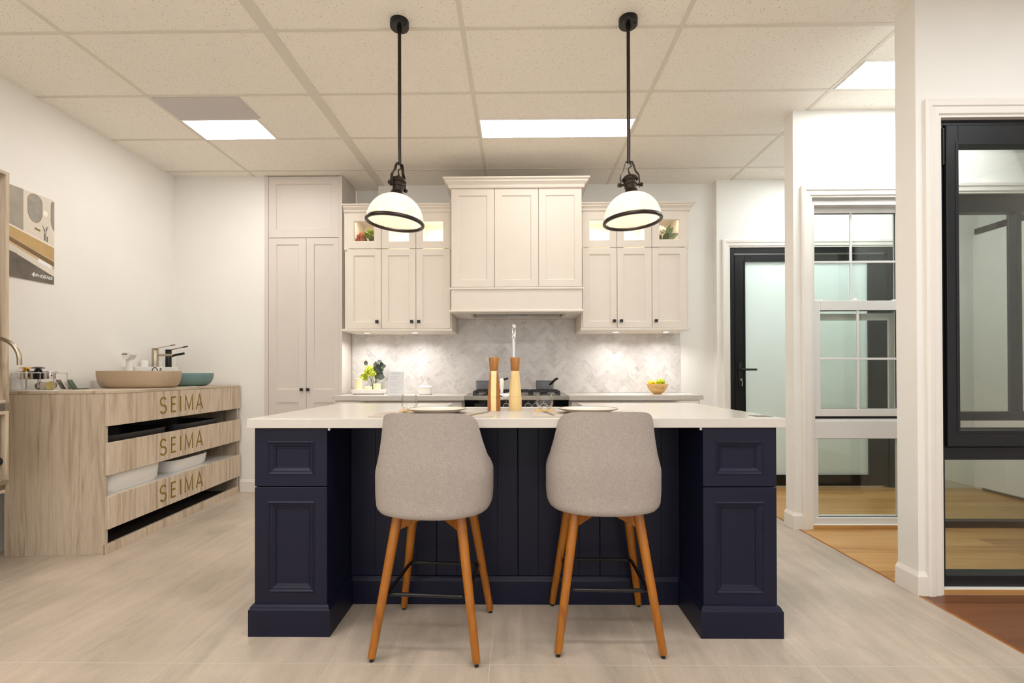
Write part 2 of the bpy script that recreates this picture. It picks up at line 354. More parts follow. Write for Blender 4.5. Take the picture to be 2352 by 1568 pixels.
# ------------------------------------------------------------------ mesh builder
MATS = {}
class MB:
    def __init__(self): self.bm = bmesh.new(); self.X = Matrix()
    def v(self, p): return self.bm.verts.new(self.X @ V(p))
    def face(self, pts):
        try: return self.bm.faces.new([self.v(p) for p in pts])
        except ValueError: return None
    def box(self, x0, x1, y0, y1, z0, z1, bev=0.0, seg=2):
        t = bmesh.new()
        c = [t.verts.new((x, y, z)) for z in (z0, z1) for y in (y0, y1) for x in (x0, x1)]
        for f in ((0, 2, 3, 1), (4, 5, 7, 6), (0, 1, 5, 4), (2, 6, 7, 3), (0, 4, 6, 2), (1, 3, 7, 5)): t.faces.new([c[i] for i in f])
        if bev: bmesh.ops.bevel(t, geom=t.edges[:], offset=bev, segments=seg, profile=0.5, affect='EDGES', clamp_overlap=True)
        self.add(t); return self
    def add(self, t):
        mp = {q: self.bm.verts.new(self.X @ q.co) for q in t.verts}
        for f in t.faces:
            try: g = self.bm.faces.new([mp[q] for q in f.verts]); g.smooth = f.smooth
            except ValueError: pass
        t.free()
    def prism(self, poly, axis, a0, a1):
        """poly 2D; axis 'X' -> (y,z), 'Y' -> (x,z), 'Z' -> (x,y)"""
        def P(q, a): return {'X': (a, q[0], q[1]), 'Y': (q[0], a, q[1]), 'Z': (q[0], q[1], a)}[axis]
        A = [self.v(P(q, a0)) for q in poly]; B = [self.v(P(q, a1)) for q in poly]
        n = len(poly); self.bm.faces.new(A); self.bm.faces.new(B[::-1])
        for i in range(n): self.bm.faces.new((A[i], B[i], B[(i+1) % n], A[(i+1) % n]))
        return self
    def lathe(self, prof, c=(0, 0, 0), seg=32, sx=1.0, sy=1.0, smooth=True, close=False, ripple=0):
        rings = []
        for r, z in prof:
            if r < 1e-6: rings.append([self.v((c[0], c[1], c[2]+z))])
            else:
                rings.append([self.v((c[0]+r*sx*math.cos(2*PI*i/seg)*(1+(ripple if i % 2 else 0)), c[1]+r*sy*math.sin(2*PI*i/seg)*(1+(ripple if i % 2 else 0)), c[2]+z)) for i in range(seg)])
        if close: rings.append(rings[0])
        for a, b in zip(rings, rings[1:]):
            for i in range(seg):
                j = (i+1) % seg
                q = [a[i % len(a)], a[j % len(a)], b[j % len(b)], b[i % len(b)]]
                q = [w for k, w in enumerate(q) if w not in q[:k]]
                if len(q) > 2:
                    try: f = self.bm.faces.new(q); f.smooth = smooth
                    except ValueError: pass
        return self
    def tube(self, pts, r, seg=12, cap=True, closed=False, ry=None):
        pts = [V(p) for p in pts]; n = len(pts)
        rs = r if isinstance(r, (list, tuple)) else [r]*n
        rings = []; ref = None
        for i, p in enumerate(pts):
            if closed: d = pts[(i+1) % n]-pts[i-1]
            else: d = pts[min(i+1, n-1)]-pts[max(i-1, 0)]
            d.normalize()
            if ref is None:
                ref = V((0, 0, 1)) if abs(d.z) < 0.9 else V((1, 0, 0))
            ref = (ref-d*ref.dot(d)).normalized(); s = d.cross(ref)
            k = ry/rs[i] if ry else 1.0
            rings.append([self.v(p+(ref*math.cos(2*PI*j/seg)*k+s*math.sin(2*PI*j/seg))*rs[i]) for j in range(seg)])
        m = n if closed else n-1
        for i in range(m):
            a, b = rings[i], rings[(i+1) % n]
            for j in range(seg):
                f = self.bm.faces.new((a[j], a[(j+1) % seg], b[(j+1) % seg], b[j])); f.smooth = True
        if cap and not closed:
            self.bm.faces.new(rings[0]); self.bm.faces.new(rings[-1][::-1])
        return self
    def ball(self, c, r, sx=1, sy=1, sz=1, seg=16, rings=10):
        return self.lathe([(r*math.sin(PI*i/rings), -r*sz*math.cos(PI*i/rings)) for i in range(rings+1)], c, seg, sx, sy)
    def rings(self, x0, x1, z0, z1, yf, th, seq, cap=True, back=True):
        """front facing -Y: nested rectangles given as (inset or (l,r,b,t), dy)"""
        def rect(ins, dy):
            l, r, b, t = (ins,)*4 if not isinstance(ins, tuple) else ins
            return [self.v(q) for q in ((x0+l, yf+dy, z0+b), (x1-r, yf+dy, z0+b), (x1-r, yf+dy, z1-t), (x0+l, yf+dy, z1-t))]
        R = [rect(0, th)] if back else []
        R += [rect(i, d) for i, d in seq]
        if back: self.bm.faces.new(R[0][::-1])
        for a, b in zip(R, R[1:]):
            for i in range(4): self.bm.faces.new((a[i], a[(i+1) % 4], b[(i+1) % 4], b[i]))
        if cap: self.bm.faces.new(R[-1])
        return self
    def frame(self, x0, x1, z0, z1, y0, y1, l, r, b, t, bev=0.002):
        self.box(x0, x0+l, y0, y1, z0, z1, bev, 1); self.box(x1-r, x1, y0, y1, z0, z1, bev, 1)
        if b: self.box(x0+l, x1-r, y0, y1, z0, z0+b, bev, 1)
        if t: self.box(x0+l, x1-r, y0, y1, z1-t, z1, bev, 1)
        return self
    def sweep(self, path, prof, closed=False):
        """prof: closed polygon of (out, z); out = to the right of the direction of travel"""
        n = len(path); P = [V((a, b)) for a, b in path]; cols = []
        for i in range(n):
            if closed: d0 = (P[i]-P[i-1]).normalized(); d1 = (P[(i+1) % n]-P[i]).normalized()
            else:
                d0 = (P[i]-P[i-1]).normalized() if i else (P[1]-P[0]).normalized()
                d1 = (P[i+1]-P[i]).normalized() if i < n-1 else d0
            n0 = V((d0.y, -d0.x)); n1 = V((d1.y, -d1.x)); m = (n0+n1).normalized(); k = 1/max(0.3, m.dot(n0))
            cols.append([self.v((P[i].x+m.x*k*o, P[i].y+m.y*k*o, z)) for o, z in prof])
        q = len(prof)
        for i in range(n if closed else n-1):
            a, b = cols[i], cols[(i+1) % n]
            for j in range(q): self.bm.faces.new((a[j], b[j], b[(j+1) % q], a[(j+1) % q]))
        if not closed: self.bm.faces.new(cols[0][::-1]); self.bm.faces.new(cols[-1])
        return self
    def stroke(self, pts, w, put, th=0.0015):
        """flat pen stroke of width w along 2D points; put(u, v, lift) -> 3D"""
        P = [V(p) for p in pts]; n = len(P); L = []; Rr = []
        for i in range(n):
            d0 = (P[i]-P[i-1]).normalized() if i else (P[1]-P[0]).normalized()
            d1 = (P[i+1]-P[i]).normalized() if i < n-1 else d0
            n0 = V((-d0.y, d0.x)); m = (n0+V((-d1.y, d1.x))); m = m.normalized() if m.length > 1e-6 else n0
            k = min(2.5, 1/max(0.2, m.dot(n0)))*w/2
            L.append(P[i]+m*k); Rr.append(P[i]-m*k)
        T = [[self.v(put(q.x, q.y, t)) for q in S] for S in (L, Rr) for t in (0, th)]
        a, b, c, d = T
        for i in range(n-1):
            for x, y in ((b, d), (a, b), (d, c)): self.bm.faces.new((x[i], x[i+1], y[i+1], y[i]))
        self.bm.faces.new((a[0], b[0], d[0], c[0])); self.bm.faces.new((a[-1], b[-1], d[-1], c[-1]))
        return self
    def leaf(self, base, d, normal, L, wd, curl=0.15, n=5):
        d = V(d).normalized(); nr = V(normal); nr = (nr-d*nr.dot(d)).normalized(); s = d.cross(nr)
        rows = []
        for i in range(n+1):
            t = i/n; w = wd*math.sin(PI*min(1, t*0.92+0.06))**0.8/2
            c = V(base)+d*L*t+nr*(curl*L*(t*t))
            rows.append([self.v(c-s*w), self.v(c+nr*(-w*0.25)), self.v(c+s*w)])
        for a, b in zip(rows, rows[1:]):
            for k in (0, 1):
                f = self.bm.faces.new((a[k], a[k+1], b[k+1], b[k])); f.smooth = True
        return self
    def build(self, name, material, parent=None, world=True, sharp=35):
        if parent is not None and world and parent.name in MATS:
            self.bm.transform(MATS[parent.name].inverted())
        bmesh.ops.recalc_face_normals(self.bm, faces=self.bm.faces[:])
        me = bpy.data.meshes.new(name); self.bm.to_mesh(me); self.bm.free()
        o = bpy.data.objects.new(name, me); COL.objects.link(o); me.materials.append(material)
        if any(p.use_smooth for p in me.polygons): me.set_sharp_from_angle(angle=math.radians(sharp))
        if parent is not None:
            o.parent = parent; MATS[o.name] = MATS.get(parent.name, Matrix())
        else: MATS[o.name] = Matrix()
        return o
def B(*a, **k): return MB().box(*a, **k)
def thing(name, label, cat, loc=(0, 0, 0), rz=0.0, group=None):
    o = bpy.data.objects.new(name, None); COL.objects.link(o); o.empty_display_size = 0.05
    o.location = loc; o.rotation_euler = (0, 0, rz)
    MATS[o.name] = Matrix.Translation(loc) @ Matrix.Rotation(rz, 4, 'Z')
    return tag(o, label, cat, group)
def tag(o, label, cat, group=None):
    o['label'] = label; o['category'] = cat
    if group: o['group'] = group
    return o
def struct(name, mb, material, parent=None, label=None):
    o = mb.build(name, material, parent); 
    if parent is None: o['kind'] = 'structure'
    if label: o['label'] = label
    return o
def sroot(name, loc=(0, 0, 0)):
    o = bpy.data.objects.new(name, None); COL.objects.link(o); o.empty_display_size = 0.05; o.location = loc
    MATS[o.name] = Matrix.Translation(loc); o['kind'] = 'structure'; return o
def one(name, mb, material, label, cat, group=None): return tag(mb.build(name, material), label, cat, group)
def lamp(name, kind, loc, power, color, parent=None, size=0.1, rot=(0, 0, 0), sy=None, spread=None):
    d = bpy.data.lights.new(name, kind); d.energy = power; d.color = color
    if kind == 'AREA':
        d.size = size
        if sy: d.shape = 'RECTANGLE'; d.size_y = sy
        if spread: d.spread = spread
    else: d.shadow_soft_size = size
    o = bpy.data.objects.new(name, d); COL.objects.link(o)
    if parent is not None:
        o.parent = parent; o.matrix_local = MATS[parent.name].inverted() @ Matrix.Translation(loc) @ Matrix.Rotation(rot[0], 4, 'X')
    else: o.location = loc; o.rotation_euler = rot
    return o

# ================================================================== SETTING
CEIL = 3.018
struct('floor', B(-3.4, 2.012, -2.0, 5.2, -0.05, 0.0), M['floor'], label='pale grey stone look tiled floor')
struct('floor', B(2.022, 4.6, 2.43, 6.2, -0.05, 0.0), M['plank_oak'], label='light oak board floor under the display windows')
struct('floor', B(2.022, 4.6, -2.0, 2.43, -0.05, 0.0), M['plank_dark'], label='red brown board floor in the nearest bay')
struct('trim_1', B(2.010, 2.024, -2.0, 4.68, -0.02, 0.003, 0.002, 1), M['leg_wood'], label='timber strip between tiles and boards')
ceil = struct('ceiling', B(-3.4, 4.6, -2.0, 6.2, CEIL, CEIL+0.05), M['ceiling'])
g = MB()
for x, w in ((-0.299, .024), (0.901, .024), (2.10, .024), (3.30, .024), (4.49, .02), (-1.374, .072), (-2.519, .024)):
    g.box(x-w/2, x+w/2, -2.0, 4.9, CEIL-0.004, CEIL)
for k in range(-7, 4):
    y = 2.60+0.6*k
    for xa, xb in ((-3.28, -2.531), (-2.507, -1.41), (-1.338, -.311), (-.287, .889), (.913, 2.088), (2.112, 3.288), (3.312, 4.48)):
        g.box(xa, xb, y-.011, y+.011, CEIL-0.0035, CEIL)
gb = g.build('grid_bar', M['grate'], ceil); gb['label'] = 'off white suspension bars'
struct('wall_left', B(-3.40, -3.28, -2.0, 4.60, 0, CEIL), M['wall'])
struct('wall_back_left', B(-3.28, -2.416, 4.525, 4.65, 0, CEIL), M['wall'])
wb = MB(); wb.box(-1.40, 1.955, 4.765, 5.0, 0, CEIL); wb.box(-1.668, -1.40, 4.765, 5.0, 0, 2.62); wb.box(-1.668, -1.40, 4.90, 5.0, 2.62, CEIL)
struct('wall_back', wb, M['wall'])
struct('wall_right', B(4.50, 4.60, -2.0, 6.2, 0, CEIL), M['wall'])
struct('wall_far', B(1.955, 4.50, 6.1, 6.2, 0, CEIL), M['wall'])
struct('wall_hall', B(1.90, 1.955, 5.0, 6.2, 0, CEIL), M['wall'])
def display_wall(name, x0, y0, y1, holes):
    w = MB(); xs = x0
    for a, b, z0, z1 in holes:
        w.box(xs, a, y0, y1, 0, CEIL); w.box(a, b, y0, y1, z1, CEIL)
        if z0 > 0: w.box(a, b, y0, y1, 0, z0)
        xs = b
    w.box(xs, 4.50, y0, y1, 0, CEIL)
    return struct(name, w, M['wall'])
display_wall('wall_right_near', 2.022, 2.43, 2.56, [(2.138, 3.20, 0.03, 2.43)])
display_wall('wall_right_middle', 1.992, 3.45, 3.56, [(2.118, 2.83, 0.03, 2.395), (2.98, 4.14, 0.0, 2.42)])
display_wall('wall_right_far', 1.955, 4.68, 4.80, [(2.075, 3.69, 0.0, 2.362)])
ARCH = [(0, 0.018), (0.012, 0.022), (0.03, 0.02), (0.034, 0.014), (0.062, 0.012), (0.07, 0.0)]   # (across, proud)
def architrave(name, x0, x1, z1, yf, w, z0=0.0):
    m = MB(); s = w/0.07
    prof = ARCH+[(ARCH[-1][0], -.004), (0, -.004)]
    cols = [[m.v((x0+a*s, yf-d, z0)) for a, d in prof], [m.v((x0+a*s, yf-d, z1-a*s)) for a, d in prof], [m.v((x1-a*s, yf-d, z1-a*s)) for a, d in prof], [m.v((x1-a*s, yf-d, z0)) for a, d in prof]]
    n = len(prof)
    for A, Q in zip(cols, cols[1:]):
        for j in range(n): m.bm.faces.new((A[j], A[(j+1) % n], Q[(j+1) % n], Q[j]))
    m.bm.faces.new(cols[0][::-1]); m.bm.faces.new(cols[3])
    m.box(x0+w-.002, x0+w+.008, yf-.004, yf+.06, z0, z1-w-.0075); m.box(x1-w-.008, x1-w+.002, yf-.004, yf+.06, z0, z1-w-.0075); m.box(x0+w-.002, x1-w+.002, yf-.004, yf+.06, z1-w-.0075, z1-w+.002)
    return struct(name, m, M['trim'])
architrave('trim_2', 2.058, 3.28, 2.50, 2.43, 0.08)
architrave('trim_3', 2.042, 2.906, 2.468, 3.45, 0.074)
architrave('trim_4', 2.004, 3.761, 2.43, 4.68, 0.07)
BASE = [(0, 0), (0.016, 0), (0.016, 0.095), (0.003, 0.116), (0, 0.116)]
def base(name, path): return struct(name, MB().sweep(path, BASE), M['trim'])
base('baseboard_right_near', [(2.022, 2.56), (2.022, 2.43), (2.072, 2.43)])
base('baseboard_right_middle', [(1.992, 3.56), (1.992, 3.45), (2.052, 3.45)])
base('baseboard_back_left', [(-2.655, 4.525), (-2.416, 4.525)])
base('baseboard_left', [(-3.28, -1.9), (-3.28, 2.85)][::-1])
struct('trim_5', B(2.14, 3.20, 2.428, 2.56, 0, 0.028, .003, 1), M['plank_oak'], label='timber sill under the black framed window')
struct('trim_6', B(2.12, 2.83, 3.445, 3.56, 0, 0.028, .003, 1), M['plank_oak'], label='timber sill under the white window')

# ---- black framed awning window over a fixed pane (nearest display wall)
w1 = sroot('window_1', (2.66, 2.50, 0.03)); w1['label'] = 'black framed awning window nearest the camera'
m = MB().frame(2.147, 3.19, 0.03, 2.415, 2.455, 2.535, .034, .034, .058, .03); m.box(2.18, 3.157, 2.457, 2.53, .675, .74, .002, 1)
m.build('frame', M['charcoal_frame'], w1)
m = MB().frame(2.183, 3.155, .745, 2.378, 2.437, 2.50, .058, .058, .082, .10, .003)
m.frame(2.226, 3.112, .812, 2.293, 2.434, 2.44, .015, .015, .015, .015, .001)
s = m.build('sash', M['charcoal_frame'], w1)
B(2.236, 3.10, 2.478, 2.484, .822, 2.285).build('pane', M['screen_pane'], s)
B(2.178, 3.16, 2.495, 2.501, .085, .68).build('pane', M['glass_pane'], w1)
B(2.172, 2.183, 2.445, 2.462, 2.18, 2.37, .002, 1).build('hinge', M['black_metal'], w1)

# ---- white double-hung window with glazing bars over a fixed pane (middle wall)
w2 = sroot('window_2', (2.46, 3.50, 0.03)); w2['label'] = 'white double hung window with glazing bars'
m = MB().frame(2.122, 2.826, .03, 2.365, 3.465, 3.555, .03, .03, .045, .03)
m.box(2.15, 2.80, 3.47, 3.55, .645, .775, .003, 1); m.box(2.15, 2.80, 3.475, 3.5, .775, .787, .001, 1)
m.frame(2.15, 2.80, .073, .66, 3.475, 3.53, .028, .028, .0, .0)
m.build('frame', M['white_frame'], w2)
B(2.15, 2.80, 3.50, 3.545, .786, .812).build('sill_gasket', M['black_plastic'], w2)
def sash(y, x0, x1, z0, z1, l, b, t, name, my, mz):
    q = MB().frame(x0, x1, z0, z1, y, y+.03, l, l, b, t, .002)
    f = q.build('sash', M['white_frame'], w2)
    B(x0+l-.004, x1-l+.004, y+.013, y+.018, z0+b-.004, z1-t+.004).build('pane', M['glass_pane'], f)
    MB().box(my-.009, my+.009, y+.004, y+.012, z0+b, z1-t, .002, 1).box(x0+l, x1-l, y+.003, y+.0125, mz-.008, mz+.008, .002, 1).build('glazing_bar', M['white_frame'], f)
    gk = MB().frame(x0+l, x1-l, z0+b, z1-t, y+.008, y+.012, .0035, .0035, .0035, .006, 0)
    gk.build('gasket', M['black_plastic'], f)
    return f
sash(3.515, 2.148, 2.802, 1.59, 2.345, .026, .052, .052, 'u', 2.452, 1.936)
lo = sash(3.478, 2.148, 2.802, .806, 1.645, .052, .055, .07, 'l', 2.474, 1.222)
MB().box(2.43, 2.50, 3.482, 3.51, 1.645, 1.652, .002, 1).lathe([(0, .016), (.012, .014), (.016, 0)], (2.46, 3.495, 1.65), 16).build('sash_lock', M['white_satin'], lo)
MB().box(2.15, 2.225, 3.485, 3.505, 1.645, 1.653, .002, 1).box(2.73, 2.80, 3.485, 3.505, 1.645, 1.653, .002, 1).build('vent_latch', M['white_satin'], lo)
B(2.176, 2.774, 3.50, 3.505, .07, .648).build('pane', M['glass_pane'], w2)
MB().frame(2.178, 2.772, .073, .645, 3.488, 3.492, .004, .004, .006, .004, 0).build('gasket', M['black_plastic'], w2)
MB().frame(2.16, 2.79, .80, 1.56, 3.551, 3.566, .012, .042, .012, .05, .001).build('screen_frame', M['white_frame'], w2)

# ---- dark framed window further along the middle wall
w3 = sroot('window_3', (3.56, 3.50, 0.0)); w3['label'] = 'dark framed window seen through the nearest window'
m = MB().frame(2.985, 4.135, .008, 2.415, 3.47, 3.54, .07, .07, .04, .134); m.box(3.05, 4.07, 3.472, 3.54, .774, .837, .002, 1); m.box(3.05, 4.07, 3.472, 3.54, .655, .72, .002, 1)
m.box(3.60, 3.64, 3.468, 3.538, .837, 2.285, .002, 1)
m.build('frame', M['charcoal_frame'], w3)
for a, b, c, d in ((3.05, 3.58, .83, 2.285), (3.64, 4.07, .83, 2.285), (3.05, 4.07, .045, .66)):
    B(a, b, 3.50, 3.505, c, d).build('pane', M['glass_pane'], w3)
architrave('trim_7', 2.91, 4.21, 2.49, 3.45, 0.074)

# ---- black framed frosted door in the far display wall
d1 = sroot('door_1', (2.88, 4.72, 0)); d1['label'] = 'black framed frosted glass door beyond the windows'
MB().frame(2.079, 3.685, 0.0, 2.352, 4.69, 4.79, .052, .052, 0, .052).build('frame', M['black_metal'], d1)
lf = MB().frame(2.138, 3.626, .015, 2.285, 4.70, 4.755, .10, .18, .104, .066, .003)
lf.frame(2.228, 3.456, .109, 2.229, 4.695, 4.702, .012, .012, .012, .012, .001)
leaf_ = lf.build('leaf', M['black_metal'], d1)
B(2.23, 3.455, 4.722, 4.732, .112, 2.226).build('pane', M['frosted'], leaf_)
h = MB().box(2.168, 2.204, 4.688, 4.70, .985, 1.225, .004, 2); h.tube([(2.186, 4.69, 1.157), (2.186, 4.648, 1.157), (2.196, 4.645, 1.157), (2.322, 4.645, 1.157)], .011, 10)
h.build('handle', M['black_plastic'], leaf_)
k = MB().lathe([(0, 0), (.011, 0), (.011, .012), (0, .012)], (2.19, 4.684, 1.052), 14)
k.tube([(2.19, 4.676, 1.052), (2.196, 4.674, 1.04), (2.194, 4.673, .995)], .0045, 8); k.lathe([(.006, -.002), (.012, 0), (.006, .002)], (2.188, 4.676, 1.068), 14)
k.build('key', M['steel'], leaf_)
# ---- white sliding door on the right wall
d2 = sroot('door_2', (4.44, 4.1, 0)); d2['label'] = 'white sliding door on a dark track'
B(4.40, 4.44, 2.75, 4.60, .03, 2.44, .003, 1).build('leaf', M['trim'], d2)
B(4.395, 4.455, 2.6, 4.62, 2.45, 2.50, .003, 1).build('track', M['black_metal'], d2)
struct('trim_8', MB().box(4.44, 4.50, 4.60, 4.68, 0, 2.45), M['trim'])

# ---- ceiling lights: seen panels, then added unseen ones
def ceiling_light(x0, x1, y0, y1, label, lit='added_panel_light'):
    t = thing('ceiling_light', label, 'ceiling light', ((x0+x1)/2, (y0+y1)/2, CEIL), group='flat ceiling light panels')
    m = MB(); w = .012
    m.box(x0, x0+w, y0, y1, CEIL-.007, CEIL); m.box(x1-w, x1, y0, y1, CEIL-.007, CEIL); m.box(x0+w, x1-w, y0, y0+w, CEIL-.007, CEIL); m.box(x0+w, x1-w, y1-w, y1, CEIL-.007, CEIL)
    m.build('frame', M['white_satin'], t)
    B(x0+w, x1-w, y0+w, y1-w, CEIL-.006, CEIL-.001).build('diffuser', M[lit], t)
ceiling_light(-2.507, -1.927, 3.497, 3.80, 'small square lit ceiling panel at left beside a grey panel', 'left_light')
ceiling_light(-.287, .889, 3.525, 3.81, 'long lit ceiling panel in front of the hood', 'kitchen_light')
ceiling_light(2.115, 3.288, 2.90, 3.19, 'lit ceiling panel above the bay of the white window', 'bay_light')
ceiling_light(2.44, 3.62, 3.92, 4.22, 'added unseen ceiling light panel above the bay of the frosted door', 'bay_light')  # hidden by the middle wall, added to brighten the far display wall
ceiling_light(2.115, 3.288, 1.10, 1.39, 'added unseen ceiling light panel in front of the nearest black framed window', 'bay_light')  # out of view, added to light the front of the nearest display wall
ceiling_light(2.2, 3.5, 5.1, 5.5, 'added unseen ceiling light panel in the hall behind the frosted door', 'bay_light')  # unseen, added to light the frosted glass from behind
ceiling_light(-.287, .889, 1.11, 1.39, 'added ceiling light panel above the bar stools, out of view')  # this and the next three are unseen panels added to brighten the kitchen
ceiling_light(-2.507, -1.4, 1.11, 1.39, 'added ceiling light panel above the left aisle, out of view')
ceiling_light(-.287, .889, -1.0, -.70, 'added unseen ceiling light panel furthest behind the camera')
ceiling_light(-2.507, -1.4, -1.0, -.70, 'added unseen ceiling light panel above the left aisle, furthest behind the camera')
one('ceiling_panel', B(-2.505, -1.90, 3.213, 3.489, CEIL-.006, CEIL-.0005, .001, 1), M['vent_panel'], 'blank pale grey ceiling panel touching the small lit panel', 'ceiling panel')

# ================================================================== KITCHEN WALL
# ---- tall pantry
PY = 4.51
pt = thing('pantry_cabinet', 'tall pale grey two door pantry cabinet left of the kitchen', 'cabinet', (-2.04, 4.7, 0))
m = MB(); m.box(-2.414, -1.70, 4.532, 4.90, .10, 3.012); m.box(-2.414, -2.379, PY-.004, 4.55, 0, 3.012); m.box(-1.70, -1.669, PY-.006, 4.895, 0, 3.012); m.box(-2.38, -1.70, 4.54, 4.6, 0, .10)
m.build('body', M['pantry'], pt)
PR = lambda l, r, b, t: [((0,)*4, 0), ((l, r, b, t), 0), ((l+.006, r+.006, b+.006, t+.006), .009)]
MB().rings(-2.376, -1.703, 2.426, 3.008, PY, .02, PR(.07, .07, .07, .07)).build('top_panel', M['pantry'], pt)
for a, b, kx in ((-2.376, -2.0185, -2.055), (-2.0145, -1.703, -1.994)):
    l = .073; m = MB()
    m.rings(a, b, .914, 2.421, PY, .02, PR(l, l if a < -2.2 else .05, .062, .062)); m.rings(a, b, .10, .914, PY, .02, PR(l, l if a < -2.2 else .05, .062, .062))
    dr = m.build('door', M['pantry'], pt)
    MB().box(kx-.013, kx+.013, PY-.028, PY-.008, .962, .988, .002, 1).box(kx-.006, kx+.006, PY-.01, PY, .969, .981).build('knob', M['black_plastic'], dr)

# ---- wall cabinets
CY0 = 4.34
SHK = lambda i=.058: [((0,)*4, 0), ((.002,)*4, -.0015), ((i,)*4, -.0015), ((i+.007,)*4, .009)]
CORN = [(0, 0), (.014, 0), (.018, .012), (.018, .02), (.032, .034), (.038, .038), (.038, .048), (.052, .056), (.052, .066), (0, .066)]
def cornice(mb, path, z, k=1.0): return mb.sweep(path, [(o*k, z+q*k) for o, q in CORN])
def wall_cabinet(x0, x1, cols, label, knobs, ends, power, trimx):
    t = thing('wall_cabinet', label, 'cabinet', ((x0+x1)/2, 4.55, 1.515), group='wall cabinets beside the hood')
    yb = 4.765; m = MB(); yf = CY0+.021
    e0, e1 = ends
    m.box(e0, e1, yf, yb, 1.537, 2.262)
    m.box(e0, x0+.02, yf-.018, yb, 2.262, 2.61); m.box(x1-.02, e1, yf-.018, yb, 2.262, 2.61); m.box(e0, e1, CY0+.0205, yf+.02, 2.262, 2.292); m.box(e0, e1, yf, yb, 2.60, 2.625); m.box(e0, e1, yb-.012, yb, 2.262, 2.60)  # includes a front strip added to block light leaking between the doors
    for c in cols: m.box(c-.009, c+.009, yf, yb, 2.262, 2.60)
    m.build('body', M['cab'], t)
    B(trimx[0], trimx[1], CY0-.008, yb, 1.514, 1.535, .003, 1).build('base_trim', M['cab'], t)
    m = MB(); cornice(m, [(e0, yb), (e0, CY0+.004), (e1, CY0+.004), (e1, yb)] if ends[1] > 1 else [(e0, CY0+.004), (e1, CY0+.004)], 2.602); m.box(e0, e1, CY0+.004, yb, 2.626, 2.66)
    m.build('cornice', M['cab'], t)
    xs = [x0]+cols+[x1]
    for i in range(3):
        a, b = xs[i]+.002, xs[i+1]-.002
        d = MB().rings(a, b, 1.537, 2.266, CY0, .02, SHK()).build('door', M['cab'], t)
        kx = knobs[i]
        MB().box(kx-.0135, kx+.0135, CY0-.028, CY0-.01, 1.585, 1.612, .002, 1).box(kx-.006, kx+.006, CY0-.012, CY0, 1.592, 1.605).build('knob', M['black_plastic'], d)
        m = MB(); m.rings(a, b, 2.271, 2.603, CY0, .02, [((0,)*4, 0), ((.002,)*4, -.0015), ((.06, .06, .064, .078), -.0015), ((.066, .066, .07, .084), .006), ((.066, .066, .07, .084), .02)], cap=False, back=False)
        for f in ((a, a+.06), (b-.06, b)): m.box(f[0], f[1], CY0+.008, CY0+.02, 2.272, 2.602)
        gd = m.build('glazed_door', M['cab'], t)
        B(a+.06, b-.06, CY0+.009, CY0+.012, 2.33, 2.53).build('pane', M['cab_glass'], gd)
        B(a+.03, b-.03, yf+.03, yf+.06, 2.59, 2.599).build('light_strip', M['cab_led'], t)
        lamp('cabinet_glow', 'AREA', ((a+b)/2, yf+.12, 2.585), power[i], (1.0, .88, .70), t, .2, sy=.1)
    return t
wall_cabinet(-1.563, -.614, [-1.2465, -.930], 'left wall cabinet of three doors with pink flowers behind its glass', (-1.283, -.965, -.901), (-1.590, -.606), (GLOW_W*.22, GLOW_W, GLOW_W), (-1.61, -.598))
wall_cabinet(.593, 1.541, [.908, 1.225], 'right wall cabinet of three doors with white flowers behind its glass', (.880, .943, 1.258), (.583, 1.562), (GLOW_W, GLOW_W, GLOW_W*.22), (.575, 1.57))

# ---- hood cabinet
HY = 4.22
hd = thing('hood_cabinet', 'tall white hood cabinet with deep cornice over the cooker', 'hood', (-.008, 4.5, 1.66))
m = MB(); m.box(-.589, .574, HY+.021, 4.765, 1.70, 2.80)
m.box(-.589, -.43, HY+.01, 4.765, 1.668, 1.70); m.box(.44, .574, HY+.01, 4.765, 1.668, 1.70); m.box(-.43, .44, HY+.01, 4.275, 1.668, 1.70); m.box(-.43, .44, 4.60, 4.765, 1.668, 1.70)
m.build('body', M['cab'], hd)
for a, b in ((-.587, -.205), (-.201, .186), (.190, .572)):
    MB().rings(a, b, 1.892, 2.768, HY, .02, SHK(.062)).build('door', M['cab'], hd)
B(-.589, .574, HY+.004, HY+.03, 1.69, 1.868).build('fascia', M['cab'], hd)
LEDGE = lambda z: [(0, z), (.008, z), (.014, z+.006), (.014, z+.014), (.008, z+.022), (0, z+.022)]
MB().sweep([(-.589, 4.765), (-.589, HY+.005), (.574, HY+.005), (.574, 4.765)], LEDGE(1.867)).build('ledge', M['cab'], hd)
MB().sweep([(-.589, 4.765), (-.589, HY+.005), (.574, HY+.005), (.574, 4.765)], LEDGE(1.668)).build('ledge', M['cab'], hd)
m = MB(); cornice(m, [(-.589, 4.765), (-.589, HY), (.574, HY), (.574, 4.765)], 2.768, 1.25); m.box(-.589, .574, HY, 4.765, 2.79, 2.85)
m.build('cornice', M['cab'], hd)
rh = thing('rangehood', 'silver rangehood insert recessed under the white hood', 'rangehood', (0, 4.44, 1.664))
m = MB(); m.box(-.428, .438, 4.277, 4.297, 1.660, 1.70); m.box(-.428, .438, 4.575, 4.598, 1.660, 1.70); m.box(-.428, -.40, 4.297, 4.575, 1.66, 1.70); m.box(.41, .438, 4.297, 4.575, 1.66, 1.70)
m.build('rim', M['steel'], rh)
for a, b in ((-.395, -.115), (.125, .405)):
    m = MB(); m.box(a, b, 4.30, 4.572, 1.675, 1.682)
    for j in range(12): m.box(a+.01, b-.01, 4.305+j*.022, 4.317+j*.022, 1.671, 1.676)
    m.build('filter', M['steel'], rh)
B(-.11, .12, 4.30, 4.572, 1.668, 1.682, .002, 1).build('control_strip', M['black_gloss'], rh)

